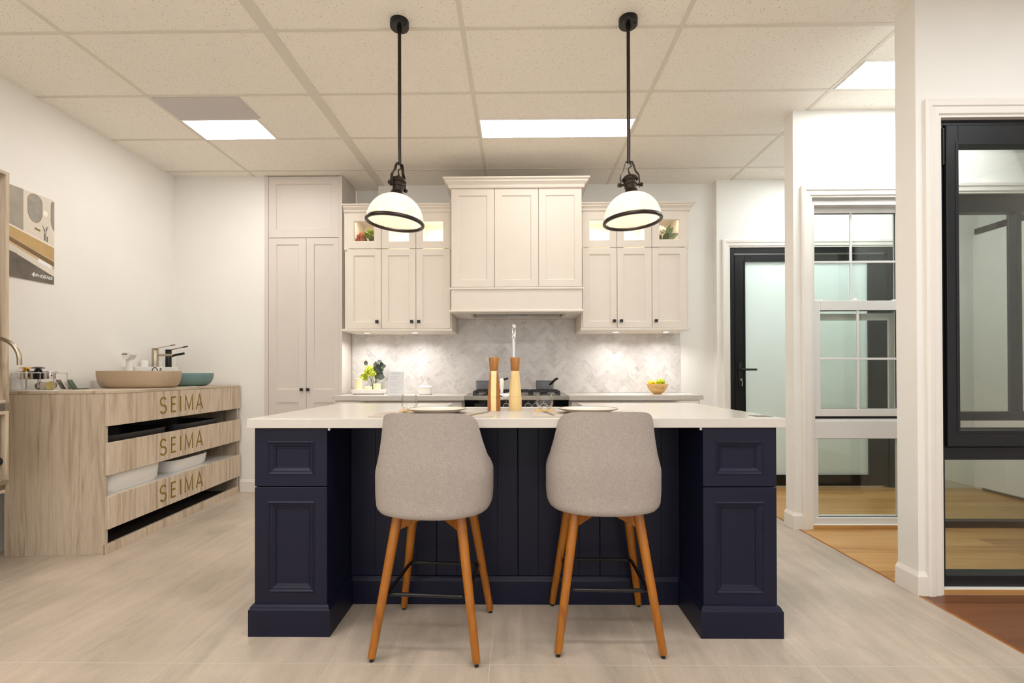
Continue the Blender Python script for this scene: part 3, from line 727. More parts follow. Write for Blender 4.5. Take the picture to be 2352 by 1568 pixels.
# ---- splashback in marble herringbone
def clip(poly, rect):
    x0, x1, z0, z1 = rect
    for ax, lim, s in ((0, x0, 1), (0, x1, -1), (1, z0, 1), (1, z1, -1)):
        out = []
        for i in range(len(poly)):
            p, q = poly[i-1], poly[i]; a = s*(p[ax]-lim); b = s*(q[ax]-lim)
            if a*b < 0:
                t = a/(a-b); out.append((p[0]+(q[0]-p[0])*t, p[1]+(q[1]-p[1])*t))
            if b >= 0: out.append(q)
        poly = out
        if len(poly) < 3: return None
    return poly
sp = MB(); lay = sp.bm.loops.layers.float_color.new('tile_offset')
TW, TN, GAP = .047, 3, .0012
rng = random.Random(3); YT = 4.757
RECTS = [(-1.664, 1.62, .929, 1.53), (-.60, .578, 1.53, 1.666)]
for a in range(-60, 61):
    for b in range(-60, 61):
        dmod = (a-b) % (2*TN)
        if dmod == 0: q = (a, b, a+TN, b+1)
        elif dmod == 2*TN-1: q = (a, b, a+1, b+TN)
        else: continue
        g_ = GAP/TW/2
        c = [(q[0]+g_, q[1]+g_), (q[2]-g_, q[1]+g_), (q[2]-g_, q[3]-g_), (q[0]+g_, q[3]-g_)]
        P = [((u-v)*TW*.70711, (u+v)*TW*.70711+1.2) for u, v in c]
        col = (rng.random(), rng.random(), rng.random(), 1)
        for rc in RECTS:
            pl = clip(P, rc)
            if pl:
                try: f = sp.bm.faces.new([sp.bm.verts.new((x, YT, z)) for x, z in pl])
                except ValueError: continue
                for lp in f.loops: lp[lay] = col
spb = thing('splashback', 'pale grey marble herringbone splashback behind the cooker and benches', 'splashback', (0, 4.76, .929))
m = MB(); m.box(-1.664, 1.62, 4.759, 4.7645, .929, 1.53); m.box(-.60, .578, 4.759, 4.7645, 1.53, 1.666)
m.build('grout', M['grout'], spb)
sp.build('tile_face', M['marble'], spb)

# ---- downlights under the wall cabinets
for x, lab in ((-1.43, 'small round downlight under the left wall cabinet, above the candles'), (-.972, 'small round downlight under the left wall cabinet, above the sugar bowl'),
               (.928, 'small round downlight under the right wall cabinet, nearer the cooker'), (1.40, 'small round downlight under the right wall cabinet, above the fruit bowl')):
    t = thing('downlight', lab, 'downlight', (x, 4.50, 1.514), group='downlights under the wall cabinets')
    MB().lathe([(.027, .0005), (.036, .0005), (.036, -.004), (.027, -.004)], (x, 4.50, 1.513), 28, close=True).build('bezel', M['white_satin'], t)
    MB().lathe([(0, -.002), (.027, -.002), (.027, 0), (0, 0)], (x, 4.50, 1.513), 28).build('lens', M['led'], t)
    lamp('downlight_beam', 'AREA', (x, 4.50, 1.507), LED_W, (1, .98, .97), t, .05, spread=2.6)

# ---- base cabinets, worktops
BT = .928
def base_cabinet(x0, x1, label, xs):
    t = thing('base_cabinet', label, 'cabinet', ((x0+x1)/2, 4.48, 0), group='base cabinets along the back wall')
    MB().box(x0, x1, 4.215, 4.755, .10, .887).box(x0+.02, x1-.02, 4.26, 4.7, 0, .10).build('body', M['cab'], t)
    for a, b in zip(xs, xs[1:]):
        MB().rings(a+.002, b-.002, .70, .872, 4.195, .018, SHK(.04)).build('drawer', M['cab'], t)
        d = MB().rings(a+.002, b-.002, .11, .695, 4.195, .018, SHK()).build('door', M['cab'], t)
        MB().box((a+b)/2-.0135, (a+b)/2+.0135, 4.17, 4.19, .65, .677, .002, 1).build('knob', M['black_plastic'], d)
base_cabinet(-1.625, -.472, 'pale base cabinet left of the cooker', [-1.60, -1.33, -.90, -.49])
base_cabinet(.452, 1.607, 'pale base cabinet right of the cooker', [.47, .92, 1.33, 1.59])
m = MB().prism([(-1.645, 4.19), (-1.395, 4.19), (-1.395, 4.15), (-.468, 4.15), (-.468, 4.755), (-1.645, 4.755)], 'Z', BT-.04, BT)
one('worktop', m, M['stone_top'], 'pale stone worktop left of the cooker, holding the candle tray', 'worktop', 'stone worktops along the back wall')
m = MB().prism([(.448, 4.15), (1.40, 4.15), (1.40, 4.20), (1.634, 4.20), (1.634, 4.755), (.448, 4.755)], 'Z', BT-.04, BT)
one('worktop', m, M['stone_top'], 'pale stone worktop right of the cooker, holding the fruit bowl', 'worktop', 'stone worktops along the back wall')
one('power_cover', B(1.50, 1.60, 4.36, 4.46, BT, BT+.004, .001, 1), M['white_satin'], 'flat white cover on the right end of the back worktop', 'cover plate')

# ---- cooker
ck = thing('cooker', 'wide black and stainless steel gas cooker under the hood', 'cooker', (-.01, 4.43, 0))
B(-.462, .441, 4.15, 4.745, .09, .890).build('body', M['black_metal'], ck)
m = MB().prism([(-.465, .893), (-.465, .918), (-.452, .929), (.431, .929), (.444, .918), (.444, .893)], 'Y', 4.12, 4.745); m.build('cooktop', M['steel'], ck)
cp = B(-.459, .438, 4.125, 4.15, .775, .892, .002, 1).build('control_panel', M['black_gloss'], ck)
B(-.375, -.285, 4.122, 4.126, .822, .862, .001, 1).build('display', M['black_plastic'], cp)
for x in (-.19, -.10, -.03, .09, .155, .225):
    k = MB(); k.X = Matrix.Translation((x, 4.125, .838)) @ Matrix.Rotation(PI/2, 4, 'X')
    k.lathe([(0, 0), (.024, 0), (.024, .006), (.017, .01), (.015, .03), (.012, .034), (0, .034)], seg=24)
    kn = k.build('knob', M['black_plastic'], ck)
    k = MB(); k.X = Matrix.Translation((x, 4.124, .838)) @ Matrix.Rotation(PI/2, 4, 'X')
    k.lathe([(.0245, 0), (.029, 0), (.029, .004), (.0245, .004)], seg=28, close=True).build('ring', M['chrome'], kn)
    B(x-.002, x+.002, 4.1235, 4.1245, .874, .880).build('mark', M['paper'], cp)
for a, b in ((-.455, .10), (.11, .436)):
    d = B(a, b, 4.128, 4.15, .13, .765, .003, 1).build('oven_door', M['black_gloss'], ck)
    MB().tube([(a+.04, 4.128, .72), (a+.04, 4.085, .72), (b-.04, 4.085, .72), (b-.04, 4.128, .72)], .009, 10).build('handle', M['steel'], d)
for j, (a, b) in enumerate(((-.39, -.15), (-.13, .11), (.13, .37))):
    m = MB(); z = .968
    for y in (4.22, 4.68): m.box(a, b, y-.006, y+.006, z-.014, z, .002, 1)
    for x in (a, b): m.box(x-.006, x+.006, 4.22, 4.68, z-.014, z, .002, 1)
    for yc in (4.335, 4.565):
        xc = (a+b)/2
        for dx, dy in ((1, 0), (-1, 0), (0, 1), (0, -1)):
            L0, L1 = .03, (.12 if dx else .112)
            m.box(min(xc+dx*L0, xc+dx*L1)-(.006 if not dx else 0), max(xc+dx*L0, xc+dx*L1)+(.006 if not dx else 0), min(yc+dy*L0, yc+dy*L1)-(.006 if not dy else 0), max(yc+dy*L0, yc+dy*L1)+(.006 if not dy else 0), z-.014, z+.004, .002, 1)
    for x in (a, b):
        for y in (4.22, 4.45, 4.68): m.box(x-.008, x+.008, y-.008, y+.008, .929, z-.01)
    m.build('trivet', M['iron'], ck)
    for yc in (4.335, 4.565):
        MB().lathe([(0, .012), (.03, .012), (.034, .008), (.045, .006), (.045, 0), (0, 0)], ((a+b)/2, yc, .929), 24).build('burner', M['iron'], ck)
def saucepan(x, y, label, hang, r=.09):
    t = thing('saucepan', label, 'saucepan', (x, y, .973), group='grey saucepans on the cooker')
    MB().lathe([(0, 0), (r-.012, 0), (r-.004, .006), (r, .02), (r, .078), (r+.003, .08), (r+.003, .083), (r-.004, .082), (r-.005, .02), (r-.014, .006), (0, .005)], (x, y, .973), 40).build('pan', M['pan'], t)
    c, s = math.cos(hang), math.sin(hang)
    P = lambda d, z: (x+c*d, y+s*d, .973+z)
    MB().tube([P(r-.002, .05), P(r+.02, .055), P(r+.05, .075), P(r+.10, .10), P(r+.125, .104)], [.010, .012, .013, .012, .007], 10, ry=.010).build('handle', M['black_plastic'], t)
saucepan(.255, 4.45, 'speckled grey saucepan with black handle on the right burner', -1.05, .084)
saucepan(-.30, 4.47, 'speckled grey saucepan on the left burner, half hidden by the pepper mill', -.22, .092)
# ---- things on the back worktops
T_ = BT
cx, cy = -1.415, 4.50
def sring(mb, cx, cy, a, b, z, n=40, p=2.0):
    out = []
    for i in range(n):
        t = 2*PI*i/n; c, s = math.cos(t), math.sin(t)
        out.append(mb.v((cx+a*math.copysign(abs(c)**(2/p), c), cy+b*math.copysign(abs(s)**(2/p), s), z)))
    return out
def loft(mb, rings, cap0=True, cap1=True):
    for A, Bq in zip(rings, rings[1:]):
        n = len(A)
        for i in range(n):
            f = mb.bm.faces.new((A[i], A[(i+1) % n], Bq[(i+1) % n], Bq[i])); f.smooth = True
    if cap0: mb.bm.faces.new(rings[0][::-1])
    if cap1: mb.bm.faces.new(rings[-1])
    return mb
def bowl_shape(mb, cx, cy, z, spec, p=2.0, n=48):
    """spec: (a, b, z) rings from the outer base up over the rim and down inside"""
    return loft(mb, [sring(mb, cx, cy, a, b, z+h, n, p) for a, b, h in spec])
m = bowl_shape(MB(), cx, cy, T_, [(.14, .055, 0), (.158, .07, .012), (.166, .078, .042), (.166, .078, .046), (.159, .071, .046), (.15, .062, .026), (.12, .04, .024)], 2.6)
one('tray', m, M['white_satin'], 'white oval candle tray on the left worktop', 'tray')
for x, y, hgt, r, lab in ((-1.512, 4.50, .128, .036, 'tall ivory pillar candle at the left end of the tray'), (-1.41, 4.478, .05, .035, 'shortest ivory candle at the front middle of the tray'), (-1.335, 4.50, .078, .035, 'medium ivory pillar candle at the right end of the tray')):
    t = thing('candle', lab, 'candle', (x, y, T_+.0245), group='candles on the tray')
    z = T_+.0245
    MB().lathe([(0, 0), (r, 0), (r, hgt-.003), (r-.003, hgt), (r-.012, hgt-.004), (0, hgt-.005)], (x, y, z), 32).build('wax', M['candle'], t)
    MB().tube([(x, y, z+hgt-.006), (x+.001, y, z+hgt+.004), (x+.003, y, z+hgt+.012)], .0016, 6).build('wick', M['white_satin'], t)
def bloom(mb, c, r, petals, rnd, squash=0.9):
    for k in range(petals):
        t = math.acos(1-1.75*(k+.5)/petals); ph = k*2.39996
        d = V((math.sin(t)*math.cos(ph), math.sin(t)*math.sin(ph), math.cos(t)*squash))
        nrm = d.cross(V((rnd.uniform(-1, 1), rnd.uniform(-1, 1), rnd.uniform(-1, 1))))
        mb.leaf(V(c)+d*r*.35, d, nrm, r*rnd.uniform(.48, .68), r*rnd.uniform(.42, .6), rnd.uniform(.1, .5), 3)
    mb.ball(c, r*.55, seg=10, rings=6)
def bouquet(name, label, x, y, z, vase_spec, vase_mat, blooms, leaves, stems, leaf_mat, group=None, leafsize=(.055, .04), seed=1, water=None):
    rnd = random.Random(seed)
    t = thing(name, label, 'flowers', (x, y, z), group=group)
    MB().lathe(vase_spec, (x, y, z), 28).build('vase', vase_mat, t)
    s = MB()
    for q in stems: s.tube([(x+a, y+b, z+c) for a, b, c in q], .0028, 6)
    s.build('stems', M['leaf_green'], t)
    for lab, mt, lst in blooms:
        for c, r in lst:
            m = MB(); bloom(m, (x+c[0], y+c[1], z+c[2]), r, 64, rnd); m.build('bloom', mt, t)
    m = MB()
    for c, d, nrm, L, wd in leaves: m.leaf((x+c[0], y+c[1], z+c[2]), d, nrm, L, wd, .12)
    m.build('leaves', leaf_mat, t)
    return t
lv = []
for px, pz, L in ((-.062, .30, .05), (.055, .315, .045), (.02, .28, .07), (.085, .285, .06), (.045, .26, .075), (.105, .27, .05), (.07, .235, .065), (.10, .24, .06), (.055, .21, .07), (.06, .17, .075), (.085, .165, .07), (.035, .20, .06), (.03, .245, .06), (.075, .195, .06), (.04, .165, .05)):
    r_ = random.Random(int(px*1000)+int(pz*777))
    d = V((px*.9+r_.uniform(-.5, .5), r_.uniform(-.25, .1), .5+r_.uniform(-.5, .5))).normalized()
    lv.append(((px-d.x*L/2, r_.uniform(-.05, .02), pz-d.z*L/2), d, (r_.uniform(-.3, .3), -1, r_.uniform(-.2, .4)), L, L*.82))
stm = [[(0, 0, .012), (-.008, -.01, .10), (-.05, -.02, .20)], [(.004, 0, .012), (.0, -.01, .11), (-.01, -.02, .24)], [(.006, 0, .012), (.02, -.005, .10), (.06, -.01, .19), (.07, -.01, .24)], [(.0, .004, .012), (.012, 0, .11), (.03, 0, .2), (.055, .0, .31)], [(.004, .004, .012), (.03, 0, .10), (.07, -.01, .16)], [(-.004, 0, .012), (-.02, 0, .14), (-.062, 0, .29)], [(.0, 0, .012), (.03, 0, .16), (.085, 0, .22), (.105, 0, .27)]]
bouquet('vase_of_flowers', 'glass vase of lime flowers and eucalyptus behind the candles', -1.412, 4.645, T_, [(0, 0), (.03, 0), (.034, .01), (.032, .06), (.036, .125), (.039, .125), (.035, .06), (.0, .012)], M['tumbler'],
        [('l', M['bloom_lime'], [((-.085, -.03, .165), .042), ((-.025, -.05, .235), .046), ((.0, -.045, .195), .046), ((-.045, -.05, .205), .04), ((-.075, -.02, .145), .03)])], lv, stm, M['leaf_dark'], seed=4)
t = thing('sign_holder', 'small clear stand with a printed white card on the left worktop', 'sign', (-1.083, 4.22, T_))
m = MB(); m.prism([(4.19, T_), (4.25, T_), (4.25, T_+.003), (4.205, T_+.003), (4.217, T_+.217), (4.213, T_+.217), (4.199, T_+.003), (4.19, T_+.003)], 'X', -1.155, -1.01)
m.build('stand', M['acrylic'], t)
m = MB(); m.prism([(4.1985, T_+.006), (4.1995, T_+.006), (4.2125, T_+.213), (4.2115, T_+.213)], 'X', -1.153, -1.012); card = m.build('card', M['paper'], t)
m = MB(); rnd = random.Random(9)
def cardpt(u, v, l): return (-1.153+u, 4.1983+.013*v/.207-l, T_+.006+v)
m.stroke([(.035, .193), (.106, .193)], .006, cardpt, .0004)
for k in range(11):
    zz = .168-k*.0145
    if k in (3, 7): continue
    m.stroke([(.018, zz), (.018+rnd.uniform(.06, .105), zz)], .0032, cardpt, .0004)
m.build('print', M['ink'], card)
t = thing('sugar_bowl', 'white lidded sugar bowl on the left worktop', 'sugar bowl', (-.868, 4.47, T_))
bowl_shape(MB(), -.868, 4.47, T_, [(.055, .055, 0), (.061, .061, .006), (.064, .064, .062), (.06, .06, .064), (.055, .055, .05), (.05, .05, .01)], 3.2).build('bowl', M['white_ceramic'], t)
loft_m = bowl_shape(MB(), -.868, 4.47, T_, [(.066, .066, .064), (.067, .067, .068), (.05, .05, .078), (.016, .016, .088)], 3.0)
loft_m.lathe([(.006, .086), (.006, .093), (.011, .099), (.009, .106), (0, .108)], (-.868, 4.47, T_), 16)
loft_m.build('lid', M['white_ceramic'], t)
fx, fy = 1.302, 4.45
one('fruit_bowl', MB().lathe([(0, 0), (.034, 0), (.037, .004), (.062, .022), (.085, .052), (.1, .094), (.096, .095), (.08, .055), (.058, .028), (.03, .012), (0, .011)], (fx, fy, T_), 40), M['bowl_wood'], 'round blond timber bowl of fruit on the right worktop', 'bowl')
t = thing('green_apple', 'green apple on the right side of the timber bowl', 'fruit', (fx+.028, fy-.005, T_+.1))
MB().lathe([(0, .028), (.012, .034), (.03, .03), (.042, .008), (.039, -.015), (.022, -.034), (0, -.032)], (fx+.028, fy-.005, T_+.108), 24).build('flesh', M['apple'], t)
MB().ball((fx+.036, fy-.045, T_+.102), .0045, seg=8, rings=6).build('calyx', M['rubber'], t)
t = thing('lemon', 'lemon at the left side of the timber bowl', 'fruit', (fx-.062, fy-.01, T_+.085))
m = MB(); m.X = Matrix.Translation((fx-.056, fy-.010, T_+.099)) @ Matrix.Rotation(1.3, 4, 'X') @ Matrix.Rotation(.2, 4, 'Y')
m.lathe([(0, .044), (.006, .04), (.018, .032), (.03, .014), (.031, -.006), (.024, -.026), (.008, -.038), (0, -.042)], seg=20); m.build('peel', M['lemon'], t)
MB().ball((fx-.054, fy-.051, T_+.103), .004, seg=8, rings=6).build('tip', M['rubber'], t)
one('yellow_fruit', MB().ball((fx-.02, fy+.03, T_+.082), .033, seg=20, rings=12), M['yellow_fruit'], 'pale yellow fruit between the lemon and the apple', 'fruit')

# ---- flowers inside the glazed cabinets
rnd = random.Random(12); lv = []
for k in range(14):
    a = rnd.uniform(0, 2*PI); lv.append(((rnd.uniform(-.03, .05), rnd.uniform(-.05, .0), rnd.uniform(.02, .10)), (math.cos(a), -.5, math.sin(a)*.6+.2), (0, -1, .3), .06, .045))
bouquet('flower_arrangement', 'pink and green hydrangeas behind the glass of the left cabinet', -1.40, 4.50, 2.283, [(0, .003), (.04, .003), (.05, .03), (.045, .06), (.048, .065), (.044, .06), (0, .01)], M['tumbler'],
        [('p', M['bloom_pink'], [((-.07, -.04, .135), .045), ((-.09, -.05, .085), .045), ((-.055, -.07, .07), .04)]), ('g', M['bloom_green'], [((.02, -.03, .155), .055), ((.06, -.04, .135), .05), ((-.015, -.03, .15), .045)]), ('r', M['bloom_pink'], [((.075, -.06, .075), .035)])],
        lv, [[(0, 0, .01), (-.03, -.02, .12)], [(0, 0, .01), (.03, -.02, .13)]], M['leaf_deep'], 'flowers in the glazed cabinets', seed=5)
lv = []
for c, d, L, w_ in (((.03, -.03, .09), (.7, -.1, .9), .12, .045), ((.03, -.04, .08), (1, -.2, .35), .12, .06), ((.0, -.05, .06), (.8, -.3, .0), .09, .045), ((-.03, -.05, .10), (-.8, -.2, .3), .09, .04), ((-.02, -.05, .07), (-.9, -.2, -.2), .08, .045), ((-.03, -.04, .12), (-.6, -.1, .8), .08, .03), ((.0, -.06, .05), (-.3, -.4, .3), .08, .05), ((.01, -.06, .07), (.4, -.5, .5), .08, .05), ((-.05, -.04, .06), (-.7, -.3, .6), .08, .035), ((.04, -.03, .12), (.45, -.1, 1), .10, .03)):
    lv.append(((c[0], c[1], c[2]+.035), d, (0, -1, .35), L*1.1, w_*1.15))
bouquet('flower_arrangement', 'white flowers with dark leaves behind the glass of the right cabinet', 1.355, 4.53, 2.263, [(0, .003), (.04, .003), (.055, .03), (.052, .075), (.055, .078), (.05, .07), (0, .01)], M['tumbler'],
        [('w', M['bloom_white'], [((.0, -.03, .205), .05), ((-.025, -.04, .165), .04)])], lv, [[(0, 0, .01), (0, -.02, .15)], [(0, 0, .01), (.05, -.02, .15), (.10, -.02, .17)]], M['leaf_deep'], 'flowers in the glazed cabinets', seed=8)

# ================================================================== ISLAND
IY = 2.04; IB = 3.02; XL, XR = -1.136, 1.102; XLi, XRi = -.822, .790; BODYT = .889
isl = thing('kitchen_island', 'navy panelled kitchen island with two pilaster ends', 'island', (-.017, 2.5, 0))
m = MB()
m.box(XL, XLi, IY+.022, IB, 0, BODYT); m.box(XRi, XR, IY+.022, IB, 0, BODYT)
m.box(XLi, -.43, 2.345, IB, 0, BODYT); m.box(.39, XRi, 2.345, IB, 0, BODYT); m.box(-.43, .39, 2.345, 2.655, 0, BODYT); m.box(-.43, .39, 2.655, IB, 0, .64)
m.build('body', M['navy'], isl)
m = MB(); x = XLi                                            # grooved boards of the recessed back
edges = [XLi]+[round(-.80+.1*k, 3) for k in range(1, 16)]+[XRi]
for a, b in zip(edges, edges[1:]):
    if b-a < .01: continue
    c_ = .003 if round((a+.80)*10) % 4 == 0 else .0012; e_ = .003 if round((b+.80)*10) % 4 == 0 else .0012
    m.prism([(a, 2.346), (a, 2.332+c_), (a+c_, 2.332), (b-e_, 2.332), (b, 2.332+e_), (b, 2.346)], 'Z', .13, BODYT)
m.build('back_boards', M['navy'], isl)
def moulded(x0, x1, z0, z1, l, r, b, t):
    o = lambda d: (l+d, r+d, b+d, t+d)
    return [((0,)*4, .002), ((.002,)*4, 0), (o(-.003), 0), (o(0), -.003), (o(.004), -.003), (o(.008), .001), (o(.016), .003), (o(.024), .009), (o(.027), .009), (o(.03), .013)]
for a, b, pl, pr in ((XL, XLi, .060, .056), (XRi, XR, .054, .057)):
    MB().rings(a, b, .637, BODYT-.002, IY, .022, moulded(a, b, 0, 0, pl, pr, .052, .058)).build('drawer_front', M['navy'], isl)
    MB().rings(a, b, .128, .633, IY, .022, moulded(a, b, 0, 0, pl, pr, .056, .064)).build('door', M['navy'], isl)
PL = [(0, 0), (.018, 0), (.018, .112), (.014, .118), (.012, .124), (.006, .132), (0, .134)]
MB().sweep([(XL, IB), (XL, IY), (XLi, IY), (XLi, 2.332), (XRi, 2.332), (XRi, IY), (XR, IY), (XR, IB)], PL).build('plinth', M['navy'], isl)
for x in (XLi+.006, XRi-.006): MB().box(x-.005, x+.005, 2.046, 2.056, BODYT-.012, BODYT-.002).build('bracket', M['steel'], isl)
CT = .93
m = MB()
m.prism([(-1.158, 2.018), (1.130, 2.018), (1.130, 3.08), (.385, 3.08), (.385, 2.685), (-.42, 2.685), (-.42, 3.08), (-1.158, 3.08)], 'Z', CT-.04, CT)
bmesh.ops.bevel(m.bm, geom=[e for e in m.bm.edges], offset=.002, segments=2, profile=.5, affect='EDGES')
one('island_worktop', m, M['stone_top'], 'thick pale stone worktop on the navy island', 'worktop')
m = MB(); x0, x1, y0, y1 = -.415, .38, 2.69, 3.09
m.box(x0, x1, y0, y0+.025, .645, .905, .004); m.box(x0, x1, y1-.03, y1, .645, .905, .004); m.box(x0, x0+.025, y0+.02, y1-.02, .645, .905, .004); m.box(x1-.025, x1, y0+.02, y1-.02, .645, .905, .004); m.box(x0+.01, x1-.01, y0+.01, y1-.01, .645, .67)
one('butler_sink', m, M['white_ceramic'], 'white butler sink set into the kitchen side of the island', 'sink')
tp = thing('kitchen_tap', 'tall chrome gooseneck tap with a white lever on the island', 'tap', (-.021, 2.635, CT))
ty = 2.635; tx = -.021
m = MB(); m.lathe([(0, 0), (.026, 0), (.026, .008), (.020, .014), (.018, .05), (.024, .056), (.024, .082), (.016, .09), (.0125, .10), (0, .10)], (tx, ty, CT), 24)
m.build('body', M['chrome'], tp)
m = MB(); m.X = Matrix.Translation((tx, ty, .998)) @ Matrix.Rotation(-PI/2, 4, 'Y')
m.lathe([(0, .0), (.016, .0), (.016, .02), (.019, .022), (.019, .03), (.0155, .032), (.0155, .058), (.02, .06), (.02, .075), (.012, .08), (0, .08)], seg=20)
br = m.build('valve', M['chrome'], tp)
pts = [(tx, ty, CT+.09), (tx, ty, 1.28)]; Rg = .105
pts += [(tx, ty+Rg-Rg*math.cos(a), 1.29+Rg*math.sin(a)) for a in [PI*k/14 for k in range(15)]]
pts += [(tx, ty+2*Rg, 1.27), (tx, ty+2*Rg, 1.24)]
MB().tube(pts, .0115, 14).build('spout', M['chrome'], tp)
MB().lathe([(0, .0), (.006, .0), (.0085, .008), (.0075, .014), (.0115, .05), (.0125, .072), (.009, .082), (.004, .086), (0, .088)], (-.088, ty, 1.010), 18).build('lever', M['white_ceramic'], tp)
one('worktop_plate', B(1.042, 1.112, 2.085, 2.16, CT, CT+.002, .0006, 1), M['plate_rim'], 'thin grey plate lying on the right front corner of the island worktop', 'cover plate')

# ---- table settings
def mill(x, y, label, body, head):
    t = thing('pepper_mill', label, 'mill', (x, y, CT), group='timber mills on the island')
    MB().lathe([(0, 0), (.0325, 0), (.0335, .002), (.0335, .055), (.0325, .0695), (.031, .071), (0, .071)], (x, y, CT), 40).build('base', body, t)
    MB().lathe([(0, .071), (.031, .0712), (.0325, .073), (.0315, .085), (.028, .13), (.0235, .178), (.022, .202), (.021, .204), (0, .204)], (x, y, CT), 40).build('body', body, t)
    MB().lathe([(0, .2045), (.0205, .205), (.0215, .207), (.0245, .245), (.0265, .272), (.025, .275), (0, .276)], (x, y, CT), 40).build('head', head, t)
mill(-.122, 2.45, 'tall striped light and dark timber mill, left of the pair', M['mill_mixed'], M['mill_dark'])
mill(-.013, 2.47, 'tall pale blond timber mill in front of the chrome tap', M['mill_pale'], M['mill_dark'])
def setting(side, cxp, mx0, mx1, gx, words):
    z = CT
    ma = one('placemat', B(mx0, mx1, 2.09, 2.372, z, z+.0022, .0008, 1), M['mat_cloth'], 'grey woven placemat on the %s of the island' % words[0], 'placemat', 'placemats on the island')
    px_, py_ = cxp, 2.275; zz = z+.0024
    t = thing('dinner_plate', 'cream plate with dark rim on the %s placemat' % words[1], 'plate', (px_, py_, zz), group='plates on the island')
    MB().lathe([(0, 0), (.085, 0), (.09, .003), (.128, .016), (.1405, .0205), (.1395, .0225), (.125, .0185), (.088, .0065), (0, .006)], (px_, py_, zz), 56).build('dish', M['plate'], t)
    MB().lathe([(.1388, .0202), (.1415, .0202), (.142, .022), (.1405, .0236), (.1385, .0228)], (px_, py_, zz), 56, close=True).build('rim', M['plate_rim'], t)
    one('coaster', B(gx-.045, gx+.045, 2.376, 2.461, z, z+.007, .002, 2), M['cork'], 'square pale timber coaster under the %s tumbler' % words[1], 'coaster', 'coasters on the island')
    t = thing('tumbler', 'clear stemless glass on the coaster at the %s place' % words[1], 'glass', (gx, 2.418, z+.0073), group='glasses on the island')
    MB().lathe([(0, 0), (.022, 0), (.03, .004), (.041, .022), (.044, .038), (.042, .056), (.0365, .079), (.0355, .079), (.041, .056), (.043, .038), (.04, .023), (.029, .007), (0, .0055)], (gx, 2.418, z+.0073), 40).build('glass_body', M['tumbler'], t)
    fxx = gx-.006
    m = MB(); zf = z+.004
    path = [(fxx+.030, 2.14, zf), (fxx+.020, 2.21, zf+.002), (fxx+.008, 2.27, zf+.004), (fxx+.004, 2.29, zf+.002)]
    m.tube(path, [.006, .0045, .0035, .004], 8, ry=.002)
    m.prism([(fxx-.008, 2.325), (fxx-.007, 2.30), (fxx+.004, 2.285), (fxx+.015, 2.30), (fxx+.016, 2.325)], 'Z', zf, zf+.0022)
    for k in range(4): m.box(fxx-.008+k*.0068, fxx-.0045+k*.0068, 2.323, 2.366, zf, zf+.002)
    one('fork', m, M['steel'], 'steel fork left of the plate at the %s place' % words[1], 'fork', 'forks on the island')
    return
setting(-1, -.385, -.66, -.105, -.552, ('left', 'left'))
setting(1, .335, .063, .56, .137, ('right', 'right'))
m = MB(); m.tube([(-.215, 2.13, CT+.005), (-.185, 2.22, CT+.006)], [.006, .005], 8, ry=.0035); m.prism([(-.190, 2.215), (-.180, 2.215), (-.142, 2.32), (-.138, 2.35), (-.150, 2.335)], 'Z', CT+.0035, CT+.0055)
one('knife', m, M['steel'], 'table knife right of the left plate', 'knife')

